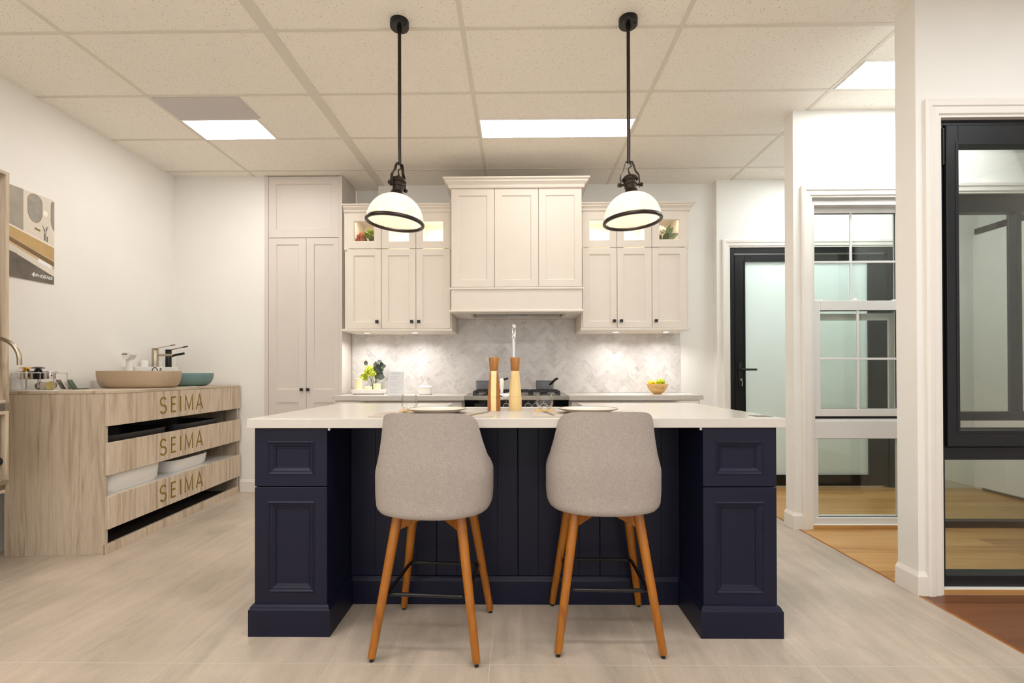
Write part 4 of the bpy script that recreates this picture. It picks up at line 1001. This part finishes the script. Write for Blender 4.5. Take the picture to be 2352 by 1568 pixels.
# ================================================================== STOOLS
def lerp_tab(tab, z):
    for (a, b), (c, d) in zip(tab, tab[1:]):
        if z <= c: 
            u = (z-a)/(c-a) if c > a else 0; u = max(0, min(1, u)); return b+(d-b)*u
    return tab[-1][1]
def smooth(t): t = max(0, min(1, t)); return t*t*(3-2*t)
def stool(x, y, rz, label):
    t = thing('bar_stool', label, 'bar stool', (x, y, 0), rz, 'bar stools at the island')
    A, Bk = .244, .207
    WT = [(.548, .75), (.553, .90), (.563, .955), (.58, .985), (.62, 1.0), (.715, 1.0), (.73, .985), (.78, .935), (.84, .893), (.92, .855), (.968, .832), (.99, .82)]
    PHM = math.radians(128)
    def ztop(ph):
        d = abs(math.degrees(ph))
        if d <= 70:
            u = max(0, (d-16)/54); return .968-.066*(1-math.sqrt(max(0, 1-u*u)))**1.2
        if d < 104: return .902-.182*(1-(1-(d-70)/34)**1.6)
        return .720-.03*smooth((d-104)/24)
    def pt(ph, z, inner=0.0):
        w = lerp_tab(WT, z); p = 2/2.75
        s, c = math.sin(ph), math.cos(ph)
        a = A*w-inner; b = Bk*(.62+.38*min(1, w*1.04))+.05*max(0, z-.62)-inner
        if abs(math.degrees(ph)) > 90: b = .205*w-inner*.3
        return V((a*math.copysign(abs(s)**p, s), -b*math.copysign(abs(c)**p, c), z))
    NU, NT = 56, 22
    m = MB(); O = []; I = []
    for i in range(NU+1):
        ph = -PHM+2*PHM*i/NU; zt = ztop(ph)
        zs = [.548+(zt-.548)*((j/NT)**1.25) for j in range(NT+1)]
        O.append([m.v(pt(ph, z)) for z in zs])
        zi = [.60+(zt-.60)*(j/8) for j in range(9)]
        I.append([m.v(pt(ph, z-.002, .030 if z < zt-.004 else .018)) for z in zi])
    for i in range(NU):
        for j in range(NT): f = m.bm.faces.new((O[i][j], O[i+1][j], O[i+1][j+1], O[i][j+1])); f.smooth = True
        for j in range(8): f = m.bm.faces.new((I[i+1][j], I[i][j], I[i][j+1], I[i+1][j+1])); f.smooth = True
        f = m.bm.faces.new((O[i][NT], O[i+1][NT], I[i+1][8], I[i][8])); f.smooth = True
        f = m.bm.faces.new((O[i+1][0], O[i][0], I[i][0], I[i+1][0])); f.smooth = True
    for i in (0, NU): m.bm.faces.new(O[i]+I[i][::-1])
    sh = m.build('backrest_shell', M['fabric'], t, world=False, sharp=80)
    m = MB(); pz = lambda q: [V((math.sin(k)*0, 0, 0)) for k in ()]
    rings = []
    for sc, z in ((.55, .549), (.82, .552), (.90, .565), (.90, .62), (.88, .645), (.80, .657), (.5, .66)):
        rings.append(sring(m, 0, .01, .222*sc, .215*sc, z, 48, 3.0))
    loft(m, rings).build('seat_cushion', M['fabric'], t, world=False, sharp=60)
    for sx in (-1, 1):
        for sy in (-1, 1):
            top = V((sx*.128, sy*.118, .556)); bot = V((sx*.207, sy*.207, .014))
            lg = MB().tube([top, top.lerp(bot, .5), top.lerp(bot, .985), bot], [.0215, .0185, .0158, .0142], 20).build('leg', M['leg_wood'], t, world=False)
            MB().lathe([(0, 0), (.008, 0), (.0085, .004), (.005, .008), (.005, .016), (0, .016)], (bot.x, bot.y, 0), 14).build('foot_glide', M['rubber'], lg, world=False)
    m = MB()
    for sg in (-1, 1):
        a = V((-.133, -sg*.123, 0)); b = V((.133, sg*.123, 0)); n = V((-(b-a).y, (b-a).x, 0)).normalized()*.011
        prof = [(0, .545), (1, .545), (1, .486), (.55, .524), (.45, .524), (0, .486)]
        f1 = [m.v(a.lerp(b, u)+n+V((0, 0, z+(.0005 if sg > 0 else 0)))) for u, z in prof]; f2 = [m.v(a.lerp(b, u)-n+V((0, 0, z+(.0005 if sg > 0 else 0)))) for u, z in prof]
        m.bm.faces.new(f1); m.bm.faces.new(f2[::-1])
        for k in range(6): m.bm.faces.new((f1[k], f2[k], f2[(k+1) % 6], f1[(k+1) % 6]))
    m.build('cross_brace', M['leg_wood'], t, world=False)
    B(-.10, .10, -.10, .10, .542, .552).build('mounting_plate', M['black_metal'], t, world=False)
    q = .160; rr = .03; ring = []
    for k, (sx, sy) in enumerate(((1, 1), (-1, 1), (-1, -1), (1, -1))):
        for j in range(6):
            a = PI/2*k+PI/2*j/5
            ring.append((sx*(q-rr)+rr*math.cos(a), sy*(q-rr)+rr*math.sin(a), .243))
    MB().tube(ring, .0078, 10, closed=True).build('footrest', M['black_metal'], t, world=False)
    return t
stool(-.352, 2.045, math.radians(-4), 'grey linen bar stool with honey legs, left one of the two')
stool(.368, 2.095, math.radians(-1), 'grey linen bar stool with honey legs, right one of the two')

# ================================================================== PENDANTS
def pendant(x, y, label, yaw, tilt):
    t = thing('pendant_lamp', label, 'pendant lamp', (x, y, CEIL), group='pendant lamps over the island')
    MB().lathe([(0, -.034), (.048, -.034), (.05, -.031), (.05, 0), (0, 0)], (x, y, CEIL), 40).lathe([(0, -.040), (.0035, -.040), (.0035, -.033), (0, -.033)], (x+.03, y-.02, CEIL), 8).build('canopy', M['black_metal'], t)
    MB().tube([(x, y, CEIL-.03), (x, y, 2.245)], .0095, 14).lathe([(.009, 0), (.0125, 0), (.0125, .02), (.009, .02)], (x, y, CEIL-.056), 16, close=True).build('rod', M['bronze'], t)
    R0 = Matrix.Translation((x, y, 2.25)) @ Matrix.Rotation(tilt, 4, 'Y')
    m = MB(); m.X = R0 @ Matrix.Rotation(yaw, 4, 'Z')
    half = [(.0, .004), (.018, .003), (.026, -.012), (.034, -.045), (.05, -.068), (.0525, -.08), (.0525, -.135)]
    for sg in (-1, 1):
        A = [[m.v((sg*u, w, z)) for w in (-.0085, .0085)] for u, z in half]; Bq = [[m.v((sg*(u-.003), w, z-(.003 if k < 3 else 0))) for w in (-.0085, .0085)] for k, (u, z) in enumerate(half)]
        for i in range(len(half)-1):
            for P, Q in (((A[i][0], A[i][1]), (A[i+1][0], A[i+1][1])), ((Bq[i][1], Bq[i][0]), (Bq[i+1][1], Bq[i+1][0])), ((A[i][0], Bq[i][0]), (A[i+1][0], Bq[i+1][0])), ((A[i][1], Bq[i][1]), (A[i+1][1], Bq[i+1][1]))):
                m.bm.faces.new((P[0], P[1], Q[1], Q[0]))
        m.bm.faces.new((A[-1][0], A[-1][1], Bq[-1][1], Bq[-1][0]))
    m.build('yoke', M['bronze'], t)
    m = MB(); m.X = R0 @ Matrix.Rotation(yaw, 4, 'Z')
    m.tube([(0, 0, .004), (.010, 0, -.01), (.012, 0, -.022), (-.006, 0, -.035), (-.004, 0, -.05), (.003, 0, -.064)], .0036, 8)
    m.build('hook', M['bronze'], t)
    m = MB(); m.X = R0 @ Matrix.Rotation(yaw, 4, 'Z')
    for sg in (-1, 1):
        m.tube([(sg*.036, 0, -.122), (sg*.062, 0, -.122)], .0065, 10); m.tube([(sg*.057, 0, -.122), (sg*.067, 0, -.122)], .0105, 12)
    m.lathe([(0, -.060), (.006, -.061), (.009, -.067), (.022, -.072), (.036, -.080), (.043, -.090), (.044, -.097), (.038, -.103), (.034, -.105), (.034, -.113), (.037, -.116), (.037, -.121), (.032, -.125), (.031, -.147), (.035, -.151), (.037, -.158), (.041, -.163), (.046, -.170), (.049, -.175), (.047, -.178), (0, -.176)], seg=36)
    m.build('socket_cap', M['bronze'], t)
    # ribbed glass dome
    m = MB(); m.X = R0
    Rr, top, H = .150, -.170, .147; K = 120
    prof_o = []; prof_i = []
    for k in range(15):
        a = math.radians(14+76*k/14)
        prof_o.append((Rr*math.sin(a)**.92, top-H*(1-math.cos(a))*1.0+.004)); prof_i.append(((Rr-.005)*math.sin(a)**.92, top-.005-H*(1-math.cos(a))*1.0+.004))
    m.lathe(prof_o+[prof_i[-1]], seg=96)
    m.lathe(prof_i, seg=K, ripple=.024)
    sd = m.build('shade', M['shade'], t)
    m = MB(); m.X = R0; zr = prof_o[-1][1]
    m.lathe([(.146, .004), (.1535, .006), (.1565, .001), (.1565, -.008), (.1525, -.012), (.1425, -.012), (.1405, -.008), (.1405, .002)], (0, 0, zr), 72, close=True)
    m.build('rim', M['bronze'], t)
    m = MB(); m.X = R0; m.lathe([(0, -.176), (.013, -.178), (.013, -.188), (.016, -.192), (.024, -.206), (.025, -.216), (.018, -.230), (0, -.236)], seg=20)
    m.build('bulb', M['bulb'], t)
    p = R0 @ V((0, 0, -.262)); lamp('bulb_light', 'POINT', p, BULB_W, (1.0, .88, .72), t, .02)
pendant(-.632, 2.545, 'black pendant lamp with ribbed glass dome, left of the two', math.radians(62), math.radians(4.6))
pendant(.597, 2.545, 'black pendant lamp with ribbed glass dome, right of the two', math.radians(4), math.radians(-3.4))

# ================================================================== LEFT DISPLAY COUNTER (own frame: +X faces the room, Y runs away from the camera)
UL = 1.565; UD = .62; UT = 1.02
un = thing('display_counter', 'washed oak display counter with three lettered fascia boards', 'display counter', (-2.551, 2.937, 0), math.radians(3.4))
L_ = dict(world=False)
B(-UD, -.019, 0, .019, 0, UT-.02, .001, 1).build('side_panel', M['oak_v'], un, **L_)
B(-UD, -.019, UL-.019, UL, 0, UT-.02, .001, 1).build('side_panel', M['oak_v'], un, **L_)
B(-UD, -UD+.016, .019, UL-.019, .0, UT-.02).build('back_panel', M['dark_void'], un, **L_)
MB().box(-UD, .002, -.003, UL+.003, UT-.019, UT, .0015, 1).build('worktop', M['oak_x'], un, **L_)
B(-UD+.016, -.03, .019, UL-.019, .545, .561).build('shelf', M['oak_x'], un, **L_)
B(-UD+.016, -.02, .019, UL-.019, .338, .354).build('shelf', M['white_satin'], un, **L_)
B(-.034, -.012, .0, UL, 0, .060, .001, 1).build('plinth', M['oak_pale'], un, **L_)
B(-UD+.016, -.036, .02, UL-.02, .004, .02).build('floor_panel', M['dark_void'], un, **L_)
def arc(cx, cy, rx, ry, a0, a1, n=10): return [(cx+rx*math.cos(math.radians(a0+(a1-a0)*k/n)), cy+ry*math.sin(math.radians(a0+(a1-a0)*k/n))) for k in range(n+1)]
GL = {'S': [arc(.30, .735, .255, .245, 28, 270, 14)+arc(.30, .255, .275, .245, 90, -155, 14)[1:]],
      'E': [[(.48, .04), (.06, .04), (.06, .96), (.46, .96)], [(.06, .52), (.42, .52)]], 'I': [[(.06, 0), (.06, 1)]],
      'M': [[(.06, 0), (.10, 1), (.46, .12), (.82, 1), (.86, 0)]], 'A': [[(0, 0), (.36, 1), (.72, 0)], [(.13, .32), (.59, .32)]]}
def lettering(mb, y0, z0, h, w):
    yy = y0
    for ch, adv in (('S', .118), ('E', .103), ('I', .057), ('M', .147), ('A', .10)):
        for st in GL[ch]:
            mb.stroke([(yy+u*h, z0+q*h) for u, q in st], w, lambda u, q, l: (l+.0003, u, q), .0016)
        yy += adv
    return mb
for z0, z1 in ((.799, 1.0), (.492, .695), (.156, .360)):
    f = B(-.018, 0, -.003, UL+.003, z0, z1, .0012, 1).build('fascia', M['oak_pale'], un, **L_)
    zc = min((z0+z1)/2, .897)
    lettering(MB(), .462, zc-.058, .116, .0125).build('lettering', M['gold_letter'], f, **L_)
def local(p): return MATS[un.name] @ V(p)
def sink_bowl(mb, x0, x1, y0, y1, z0, z1, w=.012, p=5.0):
    cx, cy, a, b = (x0+x1)/2, (y0+y1)/2, (x1-x0)/2, (y1-y0)/2
    return loft(mb, [sring(mb, cx, cy, a*k, b*k2, z, 48, p) for k, k2, z in ((.86, .9, z0), (.94, .96, z0+.02), (1, 1, z1-.006), (1, 1, z1), (1-w/a, 1-w/b, z1), (.92-w/a, .95-w/b, z0+.03), (.8, .86, z0+.018))])
def on_unit(name, mb, m_, label, cat, loc, group=None):
    t = mb.build(name, m_); t.location = MATS[un.name] @ V(loc); t.rotation_euler = (0, 0, math.radians(3.4)); return tag(t, label, cat, group)
on_unit('kitchen_sink', sink_bowl(MB(), -.50, -.06, .05, .70, 0, .165), M['dark_sink'], 'dark grey sink on the upper shelf of the oak counter, nearer the camera', 'sink', (0, 0, .562), 'dark sinks on the upper shelf')
on_unit('kitchen_sink', sink_bowl(MB(), -.50, -.06, .78, 1.36, 0, .165), M['dark_sink'], 'dark grey sink on the upper shelf of the oak counter, farther from the camera', 'sink', (0, 0, .562), 'dark sinks on the upper shelf')
on_unit('wash_basin', sink_bowl(MB(), -.42, -.035, .03, .60, 0, .145, .014, 4.0), M['white_ceramic'], 'tall white basin on the lower shelf of the oak counter', 'basin', (0, 0, .355), 'white basins on the lower shelf')
wbs = thing('wash_basin', 'low white basin with a dark waste hole on the lower shelf', 'basin', local((0, 0, .355)), math.radians(3.4), 'white basins on the lower shelf')
sink_bowl(MB(), -.46, -.06, .70, 1.22, 0, .095, .014, 4.5).build('bowl', M['white_ceramic'], wbs, **L_)
m = MB(); m.X = Matrix.Translation((-.435, .86, .066)) @ Matrix.Rotation(PI/2, 4, 'Y'); m.lathe([(0, 0), (.014, 0), (.014, .01), (0, .01)], seg=18)
m.build('overflow_hole', M['black_plastic'], wbs, **L_)
on_unit('brochure', B(-.10, -.03, .62, .75, 0, .003), M['paper'], 'white folded sheet lying on the lower shelf between the basins', 'paper', (0, 0, .355))

# ---- on top of the counter
def vessel(name, cx, cy, a, b, h, p, mt, label, foot=.80):
    m = MB(); z = UT+.0005
    out = [(foot-.05, 0), (foot, .003)]+[(foot+(1-foot)*math.sin(PI/2*u)**.8, .004+(h-.012)*(1-math.cos(PI/2*u))**.85) for u in (.15, .3, .45, .6, .75, .88, 1.0)]
    loft(m, [sring(m, cx, cy, a*k, b*k, z+q, 64, p) for k, q in out+[(1.0, h-.003), (.995, h), (.972, h), (.968, h-.004), (.95, h*.6), (foot+.02, .03), (foot-.2, .02)]])
    return one(name, m, mt, label, 'basin', 'coloured basins on the oak counter')
vessel('vessel_basin', -2.885, 3.60, .262, .185, .128, 3.0, M['beige_basin'], 'sandy beige oval basin on the oak counter', .84)
vessel('vessel_basin', -2.885, 4.085, .222, .172, .112, 2.3, M['teal_basin'], 'teal oval basin on the oak counter', .68)
one('price_tag', B(-2.70, -2.655, 3.84, 3.91, UT+.0005, UT+.003), M['paper'], 'small white tag in front of the teal basin', 'tag')
# white box carrying two taps and script lettering
BX = -3.13
dbx = thing('tap_display_box', 'white display box with black script behind the basins', 'display box', (-3.19, 4.105, UT+.001))
B(-3.255, BX, 3.872, 4.345, UT+.001, 1.188, .003, 1).build('box', M['white_satin'], dbx)
m = MB(); put = lambda u, q, l: (BX+.0003+l, u, q)
m.stroke(arc(4.064, 1.150, .031, .032, 215, -70, 16)+[(4.066, 1.112), (4.050, 1.112), (4.042, 1.125)], .007, put)
m.stroke([(4.036, 1.148), (4.046, 1.155)], .009, put)
m.stroke([(4.116, 1.108), (4.120, 1.150), (4.130, 1.177), (4.137, 1.172), (4.134, 1.150), (4.120, 1.112), (4.140, 1.108)], .005, put)
m.stroke([(4.152, 1.128), (4.150, 1.106)], .005, put); m.stroke([(4.150, 1.139), (4.1535, 1.142)], .006, put)
m.stroke([(4.172, 1.126), (4.190, 1.104), (4.237, 1.137), (4.286, 1.156)], .005, put)
m.stroke([(4.300, 1.124), (4.303, 1.106)], .005, put); m.stroke([(4.318, 1.135), (4.3215, 1.138)], .006, put)
m.build('script', M['ink_dark'], dbx)
def mixer(name, x, y, z, h, mt, label, ang, rise, lever_rise):
    t = thing(name, label, 'tap', (x, y, z), group='basin taps on the oak counter')
    MB().lathe([(0, 0), (.0265, 0), (.0265, .004), (.0245, .006), (.0245, h-.022), (.0238, h-.021), (.0238, h-.019), (.0245, h-.018), (.0245, h-.001), (.022, h), (0, h)], (x, y, z), 32).build('body', mt, t)
    d = V((math.cos(ang), math.sin(ang), 0)); c = V((x, y, z))
    sp_ = MB().tube([c+d*.015+V((0, 0, h-.062)), c+d*.075+V((0, 0, h-.062+rise*.6)), c+d*.128+V((0, 0, h-.062+rise))], .0105, 14).build('spout', mt, t)
    lv_ = MB().tube([c+d*.0+V((0, 0, h-.006)), c+d*.11+V((0, 0, h-.004+lever_rise*.72)), c+d*.125+V((0, 0, h-.004+lever_rise*.85)), c+d*.155+V((0, 0, h-.004+lever_rise))], [.0035, .003, .0065, .0055], 10).build('lever', mt, t)
    return t
mixer('basin_tap', -3.185, 4.14, 1.189, .165, M['nickel'], 'brushed nickel basin tap standing on the white display box', .25, .0, .034)
mixer('basin_tap', -3.185, 4.30, 1.189, .160, M['black_metal'], 'black basin tap standing on the white display box', .25, .028, .034)
for y, lab in ((4.07, 'white cup behind the nickel tap on the display box'), (4.235, 'white cup between the two taps on the display box')):
    one('cup', MB().lathe([(0, 0), (.024, 0), (.027, .004), (.029, .055), (.027, .055), (.025, .008), (0, .006)], (-3.222, y, 1.1885), 24), M['white_ceramic'], lab, 'cup', 'white cups on the display box')
t = thing('tall_tap', 'tall matt white basin tap behind the beige basin', 'tap', (-3.16, 3.835, UT), group='basin taps on the oak counter')
m = MB(); x, y = -3.16, 3.835
m.lathe([(0, .001), (.030, .001), (.030, .006), (.026, .012), (.0245, .20), (.0245, .232), (0, .232)], (x, y, UT), 28).build('body', M['white_satin'], t)
m = MB(); m.prism([(x-.018, UT+.225), (x+.025, UT+.225), (x+.045, UT+.262), (x+.045, UT+.282), (x-.01, UT+.282), (x-.03, UT+.25)], 'Y', y-.05, y+.02)
m.build('spout', M['white_satin'], t)
B(x-.022, x+.022, y-.0505, y-.049, UT+.262, UT+.27).build('outlet', M['black_plastic'], t)
MB().lathe([(0, .232), (.02, .232), (.02, .252), (.012, .258), (0, .258)], (x-.005, y+.03, UT), 20).build('lever', M['white_satin'], t)
# pop-up wastes on a wire stand, colour samples, acrylic block
sx0, sx1, sy, zt = -3.262, -2.985, 3.07, UT+.001
m = MB()
for dy in (-.045, .045):
    m.tube([(sx0, sy+dy, zt+.112), (sx1, sy+dy, zt+.112)], .003, 8)
    for x in (sx0, sx1, -3.0735): m.tube([(x, sy+dy, zt+.003), (x, sy+dy, zt+.112)], .0028, 8)
for x in (sx0, sx1): m.tube([(x, sy-.045, zt+.112), (x, sy+.045, zt+.112)], .003, 8); m.tube([(x, sy-.045, zt+.003), (x, sy+.045, zt+.003)], .003, 8)
for x in (-3.212, -3.133, -3.053):
    m.lathe([(.029, .114), (.033, .114), (.033, .118), (.029, .118)], (x, sy, zt), 24, close=True)
one('wire_stand', m, M['chrome'], 'small chrome wire stand at the near end of the oak counter', 'stand')
def waste(x, mt, body_mt, rise, label):
    t = thing('basin_waste', label, 'basin waste', (x, sy, zt+.07), group='basin wastes on the wire stand')
    z = zt+.119
    MB().lathe([(0, 0), (.026, -.0), (.0375, .0), (.0375, .003), (.027, .005), (0, .005)], (x, sy, z), 32).lathe([(0, -.048), (.0255, -.048), (.027, -.045), (.027, -.012), (.0285, -.012), (.0285, 0), (0, 0)], (x, sy, z), 28).build('body', body_mt, t)
    if rise:
        MB().lathe([(0, .005), (.018, .005), (.019, .015), (.012, .017), (.012, .021), (.034, .023), (.033, .027), (.012, .033), (0, .034)], (x, sy, z), 32).build('plug', mt, t)
        MB().lathe([(0, -.108), (.004, -.108), (.004, -.048), (0, -.048)], (x, sy, z), 10).build('rod', M['steel'], t)
waste(-3.212, M['gold'], M['steel'], True, 'gold topped basin waste on the wire stand')
waste(-3.133, M['black_metal'], M['black_metal'], True, 'black basin waste in the middle of the wire stand')
waste(-3.053, M['chrome'], M['chrome'], False, 'flat chrome basin waste at the right of the wire stand')
def disc(x, y, r, mt, label, tilt=.35):
    m = MB(); m.X = Matrix.Translation((x, y, zt+r*.97)) @ Matrix.Rotation(.5, 4, 'Z') @ Matrix.Rotation(PI/2-tilt, 4, 'X')
    m.lathe([(0, -.004), (r, -.004), (r+.001, -.002), (r+.001, .002), (r, .004), (0, .004)], seg=32); one('sample_disc', m, mt, label, 'colour sample', 'round colour samples')
disc(-3.215, 3.165, .027, M['sample_grey'], 'grey round colour sample leaning behind the wire stand')
disc(-3.180, 3.16, .027, M['sample_white'], 'off white round colour sample behind the wire stand')
disc(-3.140, 3.165, .029, M['sample_pink'], 'pale pink round colour sample behind the wire stand')
disc(-3.118, 3.14, .029, M['sample_sand'], 'sand yellow round colour sample behind the black waste')
def chip(x, y, mt, label):
    m = MB(); m.X = Matrix.Translation((x, y, zt+.002)) @ Matrix.Rotation(.45, 4, 'Z') @ Matrix.Rotation(-.45, 4, 'Y')
    m.box(-.004, .004, -.038, .038, 0, .072, .003, 2); one('sample_tile', m, mt, label, 'colour sample', 'square colour samples')
chip(-3.075, 3.19, M['sample_grey'], 'warm grey square sample, leftmost of the leaning row')
chip(-3.050, 3.20, M['sample_white'], 'off white square sample in the middle of the leaning row')
chip(-3.020, 3.21, M['sample_green'], 'dark green square sample, rightmost of the leaning row')
one('acrylic_block', B(-3.03, -2.955, 3.33, 3.37, zt, zt+.055, .002, 1), M['acrylic'], 'clear acrylic block between the samples and the beige basin', 'block')
one('dark_disc', MB().lathe([(0, 0), (.05, 0), (.05, .004), (0, .004)], (-3.03, 3.30, zt), 28) if False else MB().lathe([(0, 0), (.045, 0), (.045, .004), (0, .004)], (-3.06, 3.295, zt), 28), M['sample_green'], 'flat dark disc lying beside the square samples', 'disc')
one('paper_sheet', B(-3.16, -2.93, 2.955, 3.02, UT+.0003, UT+.0012), M['paper'], 'white paper sheet along the near edge of the oak counter', 'paper')

# ================================================================== POSTER (flat print on the left wall)
po = thing('poster', 'bathroom poster with a white brand mark on the left wall', 'poster', (-3.278, 3.108, 1.757))
py0, py1, pz0, pz1 = 2.898, 3.318, 1.757, 2.352
B(-3.279, -3.274, py0, py1, pz0, pz1, .001, 1).build('sheet', mat('poster_wall_print', (226, 216, 202), .5, var=.03, scale=4), po)
xp = -3.274
def flat(name, polys, mt, lift, parent=po):
    m = MB()
    for q in polys: m.prism([(py0+u, pz0+v) for u, v in q], 'X', xp, xp+lift)
    return m.build(name, mt, parent)
Wd, Hd = .42, .595
flat('print_floor', [[(0, 0), (Wd, 0), (Wd, .095), (0, .20)]], mat('poster_floor_print', (112, 104, 94), .5, var=.2, scale=12), .0004)
flat('print_grey_wall', [[(0, .335), (.21, .31), (.21, Hd), (0, Hd)]], mat('poster_plaster_print', (164, 156, 142), .5, var=.12, scale=9), .0004)
flat('print_skirting', [[(.17, .155), (Wd, .055), (Wd, .115), (.17, .195)], ], mat('poster_plinth_print', (226, 218, 204), .5), .0005)
flat('print_shelf', [[(0, .275), (Wd, .125), (Wd, .16), (0, .30)]], mat('poster_shelf_print', (128, 100, 66), .5, var=.1), .0006)
flat('print_shelf_edge', [[(0, .262), (Wd, .105), (Wd, .122), (0, .275)]], mat('poster_edge_print', (206, 180, 138), .5), .0007)
flat('print_vanity', [[(0, .30), (Wd, .165), (Wd, .258), (0, .36)]], mat('poster_vanity_print', (196, 164, 112), .5, var=.08, scale=14), .0007)
flat('print_counter', [[(0, .36), (Wd, .258), (Wd, .268), (0, .372)]], mat('poster_counter_print', (240, 232, 218), .5), .0008)
caps = arc(.287, .475, .047, .075, -180, 0, 14)+arc(.287, .540, .047, .048, 0, 180, 14)
flat('print_mirror_frame', [[(.287+(u-.287)*1.06, .51+(v-.51)*1.03) for u, v in caps], [(.395, .44), (.399, .415), (.408, .392), (.42, .376), (.42, .582), (.405, .580), (.397, .568), (.395, .55)]], mat('poster_brass_print', (150, 124, 84), .5), .0008)
flat('print_mirror', [caps, [(.398, .44), (.402, .417), (.41, .397), (.42, .384), (.42, .578), (.407, .576), (.400, .565), (.398, .55)]], mat('poster_mirror_print', (158, 152, 142), .5, var=.15, scale=14), .0010)
flat('print_lamp', [arc(.357, .480, .017, .02, 0, 340, 14)], mat('poster_lamp_print', (248, 240, 224), .5), .0011)
flat('print_tap', [[(.285, .352), (.322, .345), (.322, .357), (.285, .365)]], M['gold_letter'], .0011)
flat('print_towel', [[(.305, .135), (.40, .105), (.405, .118), (.40, .13), (.31, .16)]], M['paper'], .0011)
m = MB(); pput = lambda u, v, l: (xp+.0008+l, py0+u, pz0+v)
for q in ([(.352, .375), (.350, .34), (.353, .30)], [(.364, .39), (.360, .345), (.356, .32)], [(.336, .395), (.345, .375), (.350, .35)], [(.376, .398), (.368, .375), (.360, .35)]): m.stroke(q, .0032, pput, .0006)
m.stroke([(.353, .292), (.353, .338)], .010, pput, .0004); m.stroke([(.370, .288), (.370, .326)], .010, pput, .0004)
m.build('print_vase', M['sample_grey'], po)
PH = {'P': [[(0, 0), (0, 1), (.45, 1), (.62, .85), (.62, .6), (.45, .45), (0, .45)]], 'H': [[(0, 0), (0, 1)], [(.68, 0), (.68, 1)], [(0, .5), (.68, .5)]],
      'O': [arc(.46, .5, .46, .5, 0, 360, 20)], 'E': [[(.55, 0), (0, 0), (0, 1), (.55, 1)], [(0, .5), (.48, .5)]], 'N': [[(0, 0), (0, 1), (.72, 0), (.72, 1)]], 'I': [[(0, 0), (0, 1)]], 'X': [[(0, 0), (.7, 1)], [(0, 1), (.7, 0)]]}
m = MB(); u = .292; hh = .020
for ch, ad in (('P', .0175), ('H', .0195), ('O', .0235), ('E', .0165), ('N', .0195), ('I', .006), ('X', .016)):
    for st in PH[ch]: m.stroke([(u+a*hh*.9, .030+b*hh) for a, b in st], .0042, pput, .0008)
    u += ad
m.build('brand_name', M['paper'], po)
m = MB(); m.prism([(py0+a, pz0+b) for a, b in ((.262, .040), (.270, .046), (.274, .054), (.283, .062), (.281, .052), (.285, .045), (.281, .030), (.275, .027), (.272, .036))], 'X', xp, xp+.0016)
m.build('brand_mark', M['paper'], po)

# ================================================================== WALL-HUNG DISPLAY BOXES AT THE LEFT EDGE
def wall_box(z0, z1, label):
    t = thing('display_box', label, 'display box', (-3.04, 2.1, z0), group='washed oak display boxes on the left wall')
    y0, y1, x0, x1 = 1.70, 2.585, -3.278, -2.80; k = .017
    B(x0, x0+.012, y0+k, y1-k, z0+k, z1-k).build('back_panel', M['oak_v'], t)
    B(x0, x1, y1-k, y1, z0, z1, .001, 1).build('side_panel', M['oak_v'], t); B(x0, x1, y0, y0+k, z0, z1, .001, 1).build('side_panel', M['oak_v'], t)
    B(x0, x1, y0+k, y1-k, z1-k, z1, .001, 1).build('top_panel', M['oak_x'], t); B(x0, x1, y0+k, y1-k, z0, z0+k, .001, 1).build('bottom_panel', M['oak_x'], t)
    return t
wall_box(.967, 2.234, 'tall open washed oak box on the left wall, above the lower box')
wall_box(.477, .922, 'low open washed oak box on the left wall, under the tall one')
t = thing('sink_mixer', 'brushed nickel gooseneck spout standing in the tall oak box', 'tap', (-2.852, 2.47, .985))
gx, gy, gr = -2.852, 2.47, .116
MB().lathe([(0, 0), (.026, 0), (.026, .006), (.022, .01), (.022, .10), (.013, .105), (0, .105)], (gx, gy, .985), 28).build('body', M['nickel'], t)
MB().tube([(gx, gy, 1.08), (gx, gy, 1.18)]+[(gx+gr-gr*math.cos(a), gy, 1.195+gr*math.sin(a)) for a in [PI*k/18 for k in range(19)]]+[(gx+2*gr, gy, 1.172)], .0107, 16).build('spout', M['nickel'], t)
MB().tube([(gx-.02, gy, 1.04), (gx-.06, gy, 1.05), (gx-.10, gy, 1.07)], .005, 10).build('lever', M['nickel'], t)
t = thing('wall_mixer', 'round black tap control on the side of the low oak box', 'tap', (-2.83, 2.55, .646))
m = MB(); m.X = Matrix.Translation((-2.835, 2.5675, .648)) @ Matrix.Rotation(PI/2, 4, 'X'); m.lathe([(0, 0), (.022, 0), (.022, .012), (.018, .016), (.018, .03), (0, .03)], seg=28); m.build('dial', M['black_metal'], t)
t = thing('soap_shelf', 'small chrome shelf at the front of the low oak box', 'shelf', (-2.84, 2.5, .52))
m = MB(); m.prism([(-2.90, 2.567), (-2.79, 2.567), (-2.785, 2.55), (-2.785, 2.40), (-2.80, 2.38), (-2.90, 2.38)], 'Z', .530, .536); m.build('tray', M['nickel'], t)
MB().sweep([(-2.785, 2.567), (-2.785, 2.39), (-2.90, 2.39)][::-1], [(0, .525), (.003, .525), (.003, .548), (0, .548)]).build('lip', M['nickel'], t)
m = MB(); m.X = Matrix.Translation((-2.82, 2.5672, .545)) @ Matrix.Rotation(PI/2, 4, 'X'); m.lathe([(0, 0), (.008, 0), (.008, .03), (0, .03)], seg=14); m.build('fixing', M['chrome'], t)
